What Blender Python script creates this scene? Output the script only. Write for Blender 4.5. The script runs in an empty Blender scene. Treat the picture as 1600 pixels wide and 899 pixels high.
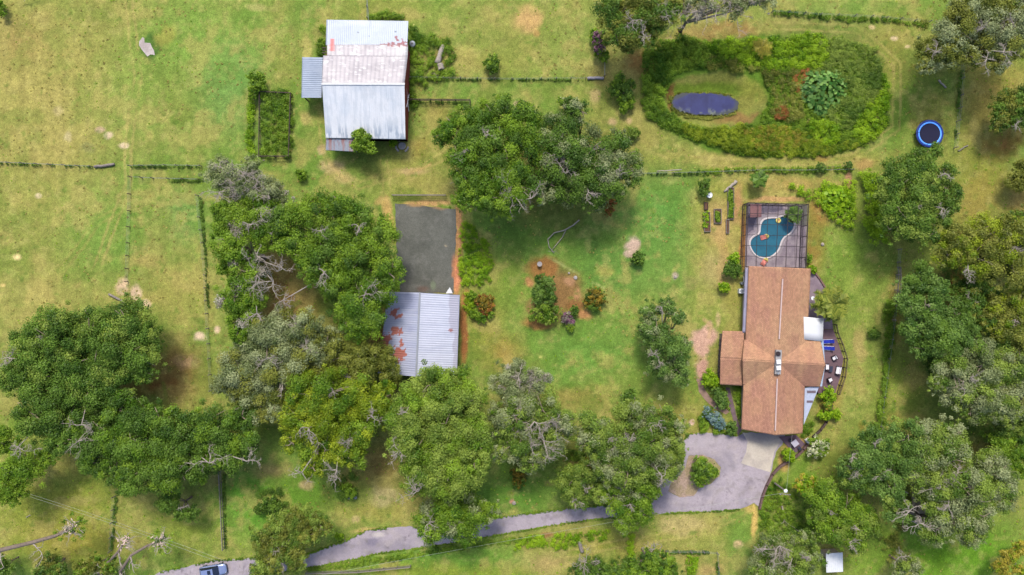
import bpy, bmesh, math, random
import numpy as np
from mathutils import Vector, Matrix
random.seed(11); rng = np.random.default_rng(11)
PI = math.pi
S = 0.11; H = 118.0; CU, CV = 800.0, 449.5
scene = bpy.context.scene

# ------------------------------------------------------------------ camera, sky, sun, exposure
cam_d = bpy.data.cameras.new('camera'); cam = bpy.data.objects.new('camera', cam_d)
scene.collection.objects.link(cam); scene.camera = cam
cam.location = (0, 0, H); cam.rotation_euler = (0, 0, 0)
cam_d.sensor_width = 36.0; cam_d.lens = 36.0*H/(1600*S); cam_d.clip_start = 0.5; cam_d.clip_end = 3000
SUN_EL = math.radians(54)
LD = Vector((0.10*math.cos(SUN_EL), -math.cos(SUN_EL), -math.sin(SUN_EL))).normalized()
w = bpy.data.worlds.new('World'); scene.world = w; w.use_nodes = True
nt = w.node_tree; bg = nt.nodes['Background']
sky = nt.nodes.new('ShaderNodeTexSky'); sky.sky_type = 'NISHITA'; sky.sun_disc = False
sky.sun_elevation = SUN_EL; sky.sun_rotation = math.radians(-6); sky.air_density = 1.0; sky.dust_density = 3.0
nt.links.new(sky.outputs[0], bg.inputs[0]); bg.inputs[1].default_value = 0.15
sd = bpy.data.lights.new('sun', 'SUN'); sd.energy = 2.0; sd.angle = math.radians(12); sd.color = (1.0, 0.955, 0.88)
so = bpy.data.objects.new('sun', sd); scene.collection.objects.link(so)
so.rotation_euler = LD.to_track_quat('-Z', 'Y').to_euler(); so.location = (0, 40, 90)
scene.view_settings.view_transform = 'Standard'; scene.view_settings.look = 'None'
scene.view_settings.gamma = 1; scene.view_settings.use_curve_mapping = False
scene.view_settings.exposure = 1.0
scene.render.engine = 'CYCLES'
scene.cycles.max_bounces = 6; scene.cycles.diffuse_bounces = 3; scene.cycles.transparent_max_bounces = 12

# ------------------------------------------------------------------ helpers
K = 0.50
def lin(c):
    c = np.asarray(c, float)/255.0
    return np.where(c <= 0.04045, c/12.92, ((c+0.055)/1.055)**2.4)
def C(r, g, b, k=None):
    v = lin((r, g, b))*(K if k is None else k)
    return (float(v[0]), float(v[1]), float(v[2]), 1.0)
def P(u, v, z=0.0):
    f = S*(H-z)/H
    return Vector(((u-CU)*f, -(v-CV)*f, z))
def px_of(x, y, z=0.0):
    f = S*(H-z)/H
    return CU + x/f, CV - y/f
_T = rng.random((256, 256))
def vnoise(x, y, sc, off=0):
    x = np.asarray(x)/sc + 17.3 + off*7.7; y = np.asarray(y)/sc + 41.9 + off*3.1
    xi = np.floor(x).astype(int); yi = np.floor(y).astype(int); fx = x-xi; fy = y-yi
    fx = fx*fx*(3-2*fx); fy = fy*fy*(3-2*fy)
    a = _T[xi % 256, yi % 256]; b = _T[(xi+1) % 256, yi % 256]; c = _T[xi % 256, (yi+1) % 256]; d = _T[(xi+1) % 256, (yi+1) % 256]
    return (a*(1-fx)+b*fx)*(1-fy)+(c*(1-fx)+d*fx)*fy
def fbm(x, y, sc, off=0, oct=4):
    r = 0; a = 0.5; t = 0
    for i in range(oct):
        r = r + a*vnoise(x, y, sc/2**i, off+i*5); t += a; a *= 0.55
    return r/t
def sstep(a, b, x):
    t = np.clip((x-a)/(b-a), 0, 1); return t*t*(3-2*t)
def inpoly(u, v, poly):
    u = np.asarray(u, float); v = np.asarray(v, float)
    r = np.zeros(u.shape, bool); n = len(poly)
    for i in range(n):
        x1, y1 = poly[i]; x2, y2 = poly[(i+1) % n]
        if y1 == y2: continue
        c = ((y1 > v) != (y2 > v)) & (u < (x2-x1)*(v-y1)/(y2-y1)+x1)
        r ^= c
    return r

def link(o): scene.collection.objects.link(o); return o
def tag(o, label=None, cat=None, group=None, kind=None):
    if label: o['label'] = label
    if cat: o['category'] = cat
    if group: o['group'] = group
    if kind: o['kind'] = kind
    return o
def thing(name, label, cat, loc=(0, 0, 0), rz=0.0, group=None):
    o = link(bpy.data.objects.new(name, None)); o.location = loc; o.rotation_euler = (0, 0, rz); o.empty_display_size = 0.3
    return tag(o, label, cat, group)
def woff(p):
    v = Vector((0, 0, 0))
    while p is not None: v += p.location; p = p.parent
    return v
def children(o): return [c for c in bpy.data.objects if c.parent is o]
def copy_tree(o, parent=None, _m=None):
    if _m is None:
        _m = {}
        for c in bpy.data.objects:
            if c.parent: _m.setdefault(c.parent.name, []).append(c)
    c = o.copy(); scene.collection.objects.link(c); c.parent = parent
    for ch in _m.get(o.name, []): copy_tree(ch, c, _m)
    return c
def replicate(proto, places, labels, group=None):
    """places: (x, y, z, rot[, scale])"""
    objs = [proto]+[copy_tree(proto) for _ in places[1:]]
    for o, p, l in zip(objs, places, labels):
        o.location = p[:3]; o.rotation_euler = (0, 0, p[3])
        if len(p) > 4: o.scale = (p[4],)*3
        o['label'] = l
        if group: o['group'] = group
    return objs

class MB:
    def __init__(s): s.v = []; s.f = []
    def add(s, vs, fs):
        n = len(s.v); s.v += [tuple(p) for p in vs]; s.f += [tuple(i+n for i in f) for f in fs]; return s
    def box(s, c, d, rz=0.0, tilt=None):
        R = Matrix.Rotation(rz, 3, 'Z')
        if tilt is not None: R = R @ tilt
        vs = []
        for sx in (-1, 1):
            for sy in (-1, 1):
                for sz in (-1, 1):
                    vs.append(Vector(c)+R @ Vector((sx*d[0]/2, sy*d[1]/2, sz*d[2]/2)))
        return s.add(vs, [(0, 1, 3, 2), (4, 6, 7, 5), (0, 4, 5, 1), (2, 3, 7, 6), (0, 2, 6, 4), (1, 5, 7, 3)])
    def bar(s, a, b, w, h=None):
        a = Vector(a); b = Vector(b); h = h or w; d = (b-a); L = d.length; d.normalize()
        up = Vector((0, 0, 1)) if abs(d.z) < 0.95 else Vector((0, 1, 0))
        x = d.cross(up).normalized(); y = x.cross(d)
        vs = [p + x*(i*w/2) + y*(j*h/2) for p in (a, b) for i in (-1, 1) for j in (-1, 1)]
        return s.add(vs, [(0, 2, 3, 1), (4, 5, 7, 6), (0, 1, 5, 4), (2, 6, 7, 3), (0, 4, 6, 2), (1, 3, 7, 5)])
    def tube(s, pts, rad, n=6, closed=False):
        pts = [Vector(p) for p in pts]; m = len(pts)
        if not hasattr(rad, '__len__'): rad = [rad]*m
        vs = []; prev = None
        for i, p in enumerate(pts):
            if closed: d = pts[(i+1) % m]-pts[i-1]
            else: d = pts[min(i+1, m-1)]-pts[max(i-1, 0)]
            if d.length < 1e-6: d = Vector((0, 0, 1))
            d.normalize()
            up = prev if prev is not None else (Vector((0, 0, 1)) if abs(d.z) < 0.9 else Vector((1, 0, 0)))
            x = d.cross(up)
            if x.length < 1e-4: x = d.orthogonal()
            x.normalize(); y = x.cross(d).normalized(); prev = y
            for k in range(n):
                a = 2*PI*k/n; vs.append(p+(x*math.cos(a)+y*math.sin(a))*rad[i])
        fs = []
        for i in range(m if closed else m-1):
            j = (i+1) % m
            for k in range(n):
                fs.append((i*n+k, i*n+(k+1) % n, j*n+(k+1) % n, j*n+k))
        if not closed: fs += [tuple(range(n))[::-1], tuple((m-1)*n+k for k in range(n))]
        return s.add(vs, fs)
    def cyl(s, c, r, h, n=20, r2=None):
        r2 = r if r2 is None else r2; c = Vector(c)
        vs = [c+Vector((r*math.cos(2*PI*k/n), r*math.sin(2*PI*k/n), 0)) for k in range(n)]
        vs += [c+Vector((r2*math.cos(2*PI*k/n), r2*math.sin(2*PI*k/n), h)) for k in range(n)]
        return s.add(vs, [tuple(range(n))[::-1], tuple(range(n, 2*n))]+[(k, (k+1) % n, n+(k+1) % n, n+k) for k in range(n)])
    def ring(s, c, R, r, n=32, m=8, flat=1.0):
        c = Vector(c); vs = []
        for i in range(n):
            a = 2*PI*i/n
            for k in range(m):
                b = 2*PI*k/m; q = R+r*math.cos(b)
                vs.append(c+Vector((q*math.cos(a), q*math.sin(a), r*flat*math.sin(b))))
        return s.add(vs, [(i*m+k, ((i+1) % n)*m+k, ((i+1) % n)*m+(k+1) % m, i*m+(k+1) % m) for i in range(n) for k in range(m)])
    def prism(s, poly, z0, z1):
        n = len(poly)
        vs = [(p[0], p[1], z0) for p in poly]+[(p[0], p[1], z1) for p in poly]
        return s.add(vs, [tuple(range(n))[::-1], tuple(range(n, 2*n))]+[(k, (k+1) % n, n+(k+1) % n, n+k) for k in range(n)])
    def build(s, name, mat, parent=None, local=False, smooth=False, bevel=0.0):
        me = bpy.data.meshes.new(name); off = Vector((0, 0, 0)) if (local or parent is None) else woff(parent)
        me.from_pydata([(Vector(p)-off)[:] for p in s.v], [], s.f); me.materials.append(mat)
        if smooth: me.polygons.foreach_set('use_smooth', [True]*len(me.polygons))
        bm = bmesh.new(); bm.from_mesh(me); bmesh.ops.recalc_face_normals(bm, faces=bm.faces)
        if bevel: bmesh.ops.bevel(bm, geom=bm.edges[:], offset=bevel, segments=2, affect='EDGES', clamp_overlap=True)
        bm.to_mesh(me); bm.free()
        o = link(bpy.data.objects.new(name, me)); o.parent = parent; return o

def fast_mesh(name, verts, faces4, mat, parent=None, local=False):
    me = bpy.data.meshes.new(name); verts = np.asarray(verts, np.float32)
    if parent is not None and not local: verts = verts-np.array(woff(parent)[:], np.float32)
    me.vertices.add(len(verts)); me.vertices.foreach_set('co', verts.ravel())
    nf, k = faces4.shape
    me.loops.add(nf*k); me.loops.foreach_set('vertex_index', faces4.ravel().astype(np.int32))
    me.polygons.add(nf); me.polygons.foreach_set('loop_start', np.arange(0, nf*k, k, dtype=np.int32))
    me.update(calc_edges=True); me.materials.append(mat)
    o = link(bpy.data.objects.new(name, me)); o.parent = parent; return o

# ------------------------------------------------------------------ materials
def newmat(name):
    m = bpy.data.materials.new(name); m.use_nodes = True; n = m.node_tree; n.nodes.clear()
    out = n.nodes.new('ShaderNodeOutputMaterial'); return m, n, out
def nd(n, t, **kw):
    x = n.nodes.new(t)
    for k, v in kw.items():
        if k.startswith('i_'): x.inputs[int(k[2:])].default_value = v
        else: setattr(x, k, v)
    return x
def noise_fac(n, scale, lo, hi, detail=4, coord='Object', wx=(1, 1, 1)):
    tc = nd(n, 'ShaderNodeTexCoord'); mp = nd(n, 'ShaderNodeMapping'); mp.inputs['Scale'].default_value = wx
    n.links.new(tc.outputs[coord], mp.inputs[0])
    t = nd(n, 'ShaderNodeTexNoise'); t.inputs['Scale'].default_value = scale; t.inputs['Detail'].default_value = detail; t.inputs['Roughness'].default_value = 0.65
    n.links.new(mp.outputs[0], t.inputs['Vector'])
    r = nd(n, 'ShaderNodeMapRange'); r.inputs[1].default_value = 0.3; r.inputs[2].default_value = 0.7; r.inputs[3].default_value = lo; r.inputs[4].default_value = hi
    n.links.new(t.outputs['Fac'], r.inputs[0]); return r.outputs[0], t
def mulcol(n, col_socket, fac_socket):
    vm = nd(n, 'ShaderNodeVectorMath', operation='SCALE'); n.links.new(col_socket, vm.inputs[0]); n.links.new(fac_socket, vm.inputs['Scale']); return vm.outputs[0]
def plain(name, col, rough=0.8, metal=0.0, var=0.12, scale=3.0, bump=0.0, spec=0.3, alpha=1.0):
    m, n, out = newmat(name); b = nd(n, 'ShaderNodeBsdfPrincipled')
    b.inputs['Roughness'].default_value = rough; b.inputs['Metallic'].default_value = metal; b.inputs['Specular IOR Level'].default_value = spec
    rgb = nd(n, 'ShaderNodeRGB'); rgb.outputs[0].default_value = col
    f, t = noise_fac(n, scale, 1-var, 1+var); f2, _ = noise_fac(n, scale*7, 1-var*0.6, 1+var*0.6)
    n.links.new(mulcol(n, mulcol(n, rgb.outputs[0], f), f2), b.inputs['Base Color'])
    if bump:
        bp = nd(n, 'ShaderNodeBump'); bp.inputs['Strength'].default_value = bump; bp.inputs['Distance'].default_value = 0.03
        n.links.new(t.outputs['Fac'], bp.inputs['Height']); n.links.new(bp.outputs[0], b.inputs['Normal'])
    if alpha < 1: b.inputs['Alpha'].default_value = alpha
    n.links.new(b.outputs[0], out.inputs[0]); return m
def attr_mat(name, rough=0.9, layers=((0.8, 0.85, 1.15), (4, 0.85, 1.15)), bump=0.0, spec=0.2, shingle=False, metal=0.0, bumpscale=6):
    """colour from the mesh's own colour attribute, with fine wear and grain"""
    m, n, out = newmat(name); b = nd(n, 'ShaderNodeBsdfPrincipled')
    b.inputs['Roughness'].default_value = rough; b.inputs['Specular IOR Level'].default_value = spec; b.inputs['Metallic'].default_value = metal
    a = nd(n, 'ShaderNodeAttribute'); a.attribute_name = 'Col'; c = a.outputs['Color']
    for sc, lo, hi in layers:
        f, t = noise_fac(n, sc, lo, hi); c = mulcol(n, c, f)
    if shingle:
        uv = nd(n, 'ShaderNodeUVMap'); br = nd(n, 'ShaderNodeTexBrick'); n.links.new(uv.outputs[0], br.inputs['Vector'])
        br.inputs['Scale'].default_value = 1.0; br.inputs['Brick Width'].default_value = 0.34; br.inputs['Row Height'].default_value = 0.22
        br.inputs['Mortar Size'].default_value = 0.018; br.inputs['Color1'].default_value = (1.16, 1.16, 1.16, 1); br.inputs['Color2'].default_value = (0.86, 0.86, 0.86, 1); br.inputs['Mortar'].default_value = (0.6, 0.6, 0.6, 1)
        mx = nd(n, 'ShaderNodeVectorMath', operation='MULTIPLY'); n.links.new(c, mx.inputs[0]); n.links.new(br.outputs['Color'], mx.inputs[1]); c = mx.outputs[0]
    n.links.new(c, b.inputs['Base Color'])
    if bump:
        f, t = noise_fac(n, bumpscale, 0, 1); bp = nd(n, 'ShaderNodeBump'); bp.inputs['Strength'].default_value = bump; bp.inputs['Distance'].default_value = 0.08
        n.links.new(t.outputs['Fac'], bp.inputs['Height']); n.links.new(bp.outputs[0], b.inputs['Normal'])
    n.links.new(b.outputs[0], out.inputs[0]); return m
LK = 0.78
def leafmat(name, dark, light, trans=0.36):
    m, n, out = newmat(name)
    a = nd(n, 'ShaderNodeAttribute'); a.attribute_name = 'tone'
    mx = nd(n, 'ShaderNodeMix', data_type='RGBA'); mx.inputs['A'].default_value = C(*dark, k=LK); mx.inputs['B'].default_value = C(*light, k=LK)
    n.links.new(a.outputs['Fac'], mx.inputs['Factor'])
    f, t = noise_fac(n, 0.35, 0.82, 1.18); c = mulcol(n, mx.outputs['Result'], f)
    d = nd(n, 'ShaderNodeBsdfDiffuse'); tr = nd(n, 'ShaderNodeBsdfTranslucent'); ms = nd(n, 'ShaderNodeMixShader'); ms.inputs[0].default_value = trans
    gl = nd(n, 'ShaderNodeBsdfGlossy'); gl.inputs['Roughness'].default_value = 0.45; m2 = nd(n, 'ShaderNodeMixShader'); m2.inputs[0].default_value = 0.012
    n.links.new(c, d.inputs[0]); n.links.new(c, tr.inputs[0]); n.links.new(d.outputs[0], ms.inputs[1]); n.links.new(tr.outputs[0], ms.inputs[2])
    n.links.new(ms.outputs[0], m2.inputs[1]); n.links.new(gl.outputs[0], m2.inputs[2])
    n.links.new(m2.outputs[0], out.inputs[0]); return m
M = {
 'dark': leafmat('leaf_dark_oak', (62, 94, 30), (118, 150, 54)),
 'fresh': leafmat('leaf_fresh', (74, 112, 24), (142, 172, 50)),
 'mid': leafmat('leaf_mid_green', (84, 116, 36), (152, 172, 72)),
 'moss': leafmat('leaf_grey_moss', (102, 118, 64), (170, 178, 126)),
 'olive': leafmat('leaf_olive', (90, 102, 34), (152, 156, 66)),
 'yellow': leafmat('leaf_yellow_green', (96, 124, 20), (166, 180, 46)),
 'blue': leafmat('leaf_blue_green', (72, 106, 40), (128, 158, 72)),
 'bright': leafmat('leaf_bright', (98, 142, 14), (164, 196, 40)),
 'gold': leafmat('leaf_golden', (130, 128, 40), (196, 180, 70)),
 'croton': leafmat('leaf_croton', (92, 96, 34), (182, 150, 52)),
 'purple': leafmat('leaf_purple', (96, 66, 84), (164, 120, 138)),
 'white': leafmat('blossom_white', (150, 165, 110), (228, 226, 190)),
 'silver': leafmat('leaf_silver_blue', (96, 128, 122), (146, 170, 166)),
 'rust': leafmat('leaf_rusty', (130, 82, 40), (186, 122, 66)),
 'palm': leafmat('leaf_palm', (84, 108, 32), (158, 162, 66)),
 'drygrass': leafmat('leaf_dry', (140, 132, 66), (200, 188, 104)),
 'bigleaf': leafmat('leaf_elephant_ear', (50, 100, 36), (132, 170, 84)),
 'grey': leafmat('leaf_grey_twig', (124, 116, 100), (184, 178, 160)),
}
bark = plain('bark', C(124, 110, 98, .62), 0.95, var=0.3, scale=2, bump=0.6)
barkmid = plain('bark_mid', C(146, 132, 112, .6), 0.95, var=.25, scale=3)
barkpale = plain('bark_pale', C(172, 161, 148, .58), 0.95, var=0.25, scale=3, bump=0.5)
wood_old = plain('wood_weathered', C(150, 140, 132), 0.9, var=0.25, scale=3, bump=0.3)
wood_dark = plain('wood_dark', C(92, 76, 70), 0.9, var=0.2, scale=3)
white_paint = plain('paint_white', C(236, 238, 240, .62), 0.6, var=0.05)
metal_grey = plain('metal_grey', C(170, 175, 182), 0.5, metal=0.3, var=0.1)
metal_dark = plain('metal_bronze', C(70, 58, 60), 0.5, metal=0.2, var=0.1)
redwall = plain('barn_red', C(150, 62, 50), 0.9, var=0.2, scale=1.5)
stucco = plain('stucco', C(196, 178, 156), 0.9, var=0.06)
glass_dark = plain('glass_dark', C(40, 50, 66), 0.08, var=0.02, spec=0.6)
soil = plain('soil', C(112, 82, 62), 0.98, var=0.25, scale=4, bump=0.4)
concrete = plain('concrete', C(190, 182, 178), 0.9, var=0.12, scale=2, bump=0.1)
green_grass_mat = M['fresh']

# ------------------------------------------------------------------ GROUND
def axis(a, b, st, ext, grow=1.6):
    core = list(np.arange(a, b+st/2, st)); d = st; lo = []; x = a
    while x > -ext: d *= grow; x -= d; lo.append(x)
    d = st; hi = []; x = core[-1]
    while x < ext: d *= grow; x += d; hi.append(x)
    return np.array(lo[::-1]+core+hi)
gx = axis(-91, 91, 0.24, 900); gy = axis(-53, 53, 0.24, 900)
X, Y = np.meshgrid(gx, gy); U, V = px_of(X, Y)
WX = (fbm(X, Y, 3.0, 1)-.5)*22+(fbm(X, Y, 0.9, 9, 3)-.5)*9; WY = (fbm(X, Y, 3.0, 3)-.5)*22+(fbm(X, Y, 0.9, 13, 3)-.5)*9   # pixels of edge wander
def mixc(col, c, m): return col+(lin(c)-col)*m[..., None]
n1 = fbm(X, Y, 28, 20, 5); n2 = fbm(X, Y, 9, 30, 5); n3 = fbm(X, Y, 2.2, 40, 4)
G = np.zeros(X.shape+(3,))+lin((140, 147, 78))
G = mixc(G, (112, 146, 66), sstep(.44, .62, n1*.5+n2*.5)*0.8)
G = mixc(G, (168, 158, 98), sstep(.52, .68, n2*.6+n3*.4)*0.45)
def blob(u, v, ru, rv, c, s=0.7, soft=0.6, warp=1.0):
    global G
    d = np.sqrt(((U+WX*warp-u)/ru)**2+((V+WY*warp-v)/rv)**2)
    G = mixc(G, c, (1-sstep(1-soft, 1+soft*0.5, d))*s)
GREEN = (104, 146, 62); LGREEN = (122, 160, 74); TAN = (166, 154, 96); OLIV = (142, 142, 74); RED = (150, 120, 80); SAND = (206, 184, 140); BRIGHT = (110, 152, 40); DARKG = (84, 116, 48); LIT = (128, 108, 68)
for a in [ # broad areas
 (60, 130, 130, 170, (172, 160, 98), .85), (100, 230, 140, 40, (166, 156, 94), .7), (80, 300, 120, 50, (160, 156, 90), .6), (30, 60, 40, 40, (160, 134, 88), .6), (300, 60, 110, 90, LGREEN, .7), (360, 140, 60, 80, (112, 152, 84), .7), (200, 150, 60, 70, LGREEN, .4),
 (90, 360, 60, 90, (160, 155, 90), .5), (140, 370, 60, 80, (118, 152, 72), .65), (60, 460, 140, 34, (176, 164, 102), .9), (285, 340, 35, 45, (116, 152, 84), .7), (245, 400, 30, 90, (158, 152, 92), .7), (280, 460, 80, 60, (166, 156, 92), .7),
 (640, 270, 90, 60, (162, 152, 88), .7), (700, 230, 50, 40, (168, 156, 94), .6), (620, 20, 100, 30, (148, 154, 80), .6), (770, 50, 100, 60, (152, 152, 86), .7), (740, 100, 110, 20, (164, 156, 90), .6), (850, 60, 100, 60, (156, 154, 88), .6), (905, 60, 60, 50, (132, 152, 80), .6), (690, 175, 40, 20, (160, 146, 86), .7),
 (990, 230, 90, 50, (164, 152, 92), .7), (1100, 250, 130, 22, (168, 154, 90), .8), (1300, 250, 130, 18, (160, 150, 84), .7), (1230, 285, 90, 16, (186, 150, 98), .7), (1200, 300, 50, 25, (170, 150, 90), .6),
 (1040, 340, 90, 90, (96, 146, 70), .85), (960, 420, 130, 60, (100, 142, 68), .8), (930, 560, 110, 90, (106, 148, 68), .8), (1060, 430, 60, 60, (118, 148, 74), .6), (1000, 600, 100, 40, (130, 148, 72), .6), (880, 370, 100, 40, (92, 124, 60), .6), (810, 350, 60, 60, (98, 130, 60), .5),
 (1120, 390, 50, 110, (172, 158, 92), .9), (1130, 320, 50, 50, (158, 156, 78), .7), (1110, 480, 50, 50, (136, 150, 74), .6), (785, 550, 34, 32, (172, 140, 84), .75), (750, 520, 40, 60, (150, 146, 72), .6), (780, 440, 50, 60, (134, 148, 66), .5), (820, 620, 60, 30, (150, 142, 78), .5), (900, 620, 60, 20, (160, 136, 84), .6), (1060, 650, 60, 40, (164, 146, 82), .7), (1090, 630, 40, 50, (130, 146, 66), .6),
 (1330, 60, 120, 30, (158, 148, 88), .7), (1290, 15, 120, 18, (126, 150, 76), .7), (1230, 45, 60, 20, (146, 142, 80), .5), (1395, 110, 35, 90, (150, 146, 76), .8), (1410, 170, 25, 60, (112, 150, 56), .8), (1440, 140, 40, 50, (104, 126, 56), .8), (1460, 180, 35, 50, (134, 134, 66), .7), (1540, 180, 45, 160, (160, 144, 82), .85), (1560, 120, 50, 40, (164, 144, 82), .8), (1530, 260, 50, 50, (152, 146, 70), .7), (1550, 230, 20, 20, (166, 116, 70), .6), (1520, 330, 60, 60, (156, 136, 76), .7), (1575, 240, 25, 30, (122, 140, 66), .6),
 (1330, 400, 60, 60, (122, 152, 62), .85), (1350, 480, 60, 100, (136, 154, 76), .8), (1330, 620, 50, 90, (146, 156, 84), .8), (1400, 610, 40, 60, (136, 152, 68), .8), (1270, 380, 18, 60, (160, 122, 72), .8), (1400, 360, 30, 40, (150, 142, 76), .6), (1275, 330, 20, 25, (170, 126, 76), .8),
 (80, 780, 130, 90, (146, 146, 64), .8), (120, 850, 100, 40, (152, 138, 66), .7), (90, 730, 50, 30, (158, 148, 90), .6), (250, 790, 70, 60, (146, 148, 82), .6), (290, 830, 60, 40, (136, 150, 64), .7), (420, 800, 90, 60, (96, 148, 52), .9), (380, 760, 40, 50, (90, 146, 50), .9), (480, 760, 60, 50, (104, 142, 50), .7), (600, 740, 60, 60, (138, 126, 74), .7), (590, 800, 80, 22, (168, 158, 88), .8), (650, 780, 40, 30, (156, 146, 84), .7), (810, 770, 90, 40, (92, 140, 54), .85), (850, 720, 60, 40, (100, 130, 56), .7),
 (700, 872, 200, 14, (108, 150, 60), .85), (880, 850, 90, 16, (142, 148, 68), .7), (700, 895, 180, 16, (136, 150, 56), .8), (860, 880, 50, 22, (178, 156, 108), .9), (960, 850, 60, 22, (158, 152, 78), .8), (1100, 830, 90, 26, (154, 154, 84), .85), (1160, 830, 40, 40, (112, 148, 66), .8), (1050, 880, 100, 22, (152, 152, 84), .8), (1110, 890, 24, 14, (176, 148, 106), .8), (1165, 870, 30, 40, (110, 148, 68), .7), (1260, 740, 50, 60, (116, 150, 58), .85), (1240, 830, 50, 50, (104, 146, 62), .8),
 (1440, 870, 130, 60, (104, 152, 36), .9), (1540, 860, 60, 60, (98, 148, 40), .8), (1380, 860, 40, 50, (122, 146, 62), .7), (1540, 690, 90, 26, (124, 130, 60), .7), (1500, 670, 40, 30, (84, 124, 50), .7), (1420, 640, 60, 30, (110, 130, 60), .6),
 (430, 600, 60, 60, (104, 120, 52), .7), (420, 660, 40, 30, (98, 124, 50), .7), (420, 735, 40, 14, (172, 146, 108), .7), (30, 660, 50, 40, (116, 140, 56), .7)]:
    blob(*a, soft=.9)
for a in [ # leaf litter and bare earth below and beside the oaks
 (275, 575, 50, 48, (142, 108, 72), .8), (290, 565, 22, 12, (182, 150, 120), .8), (235, 605, 60, 16, (148, 100, 66), .8), (430, 420, 45, 40, (144, 112, 70), .9), (450, 470, 60, 40, (138, 100, 70), .9), (600, 530, 30, 40, (158, 108, 78), .7), (520, 560, 60, 50, LIT, .6), (600, 640, 200, 60, LIT, .5), (100, 600, 120, 70, LIT, .45), (250, 690, 120, 50, LIT, .45), (330, 740, 40, 25, (160, 140, 104), .6), (600, 720, 50, 35, (132, 104, 70), .7),
 (840, 250, 130, 70, LIT, .5), (660, 230, 20, 20, (168, 146, 84), .6), (870, 320, 80, 40, (112, 102, 62), .6), (1000, 100, 30, 26, (160, 112, 74), .85), (1110, 55, 80, 16, (160, 122, 84), .7), (1150, 45, 40, 12, (174, 126, 92), .6), (1450, 100, 60, 30, (104, 102, 58), .5), (1475, 480, 30, 40, (148, 98, 62), .6), (1400, 480, 14, 60, (140, 112, 70), .7), (1510, 450, 40, 40, (150, 110, 66), .6), (1460, 720, 80, 60, LIT, .6), (1330, 790, 40, 30, (130, 120, 70), .5), (1310, 740, 30, 50, (120, 116, 60), .6), (1540, 700, 40, 12, (166, 124, 76), .6), (960, 700, 80, 60, LIT, .5), (835, 680, 50, 50, LIT, .5), (1050, 540, 40, 60, (110, 120, 66), .5), (1575, 225, 26, 26, (156, 100, 66), .8), (1590, 310, 20, 30, (150, 100, 60), .7)]:
    blob(*a, soft=.8)
p1 = fbm(X, Y, 1.3, 101, 4); p2 = fbm(X, Y, 3.5, 107, 5)
onl = 1.0
G = mixc(G, (186, 176, 116), sstep(.54, .74, p1)*.32*onl); G = mixc(G, (98, 130, 52), sstep(.5, .66, p2)*.3*onl); G = mixc(G, (178, 164, 104), sstep(.54, .7, 1-p2)*.5*onl)
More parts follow.
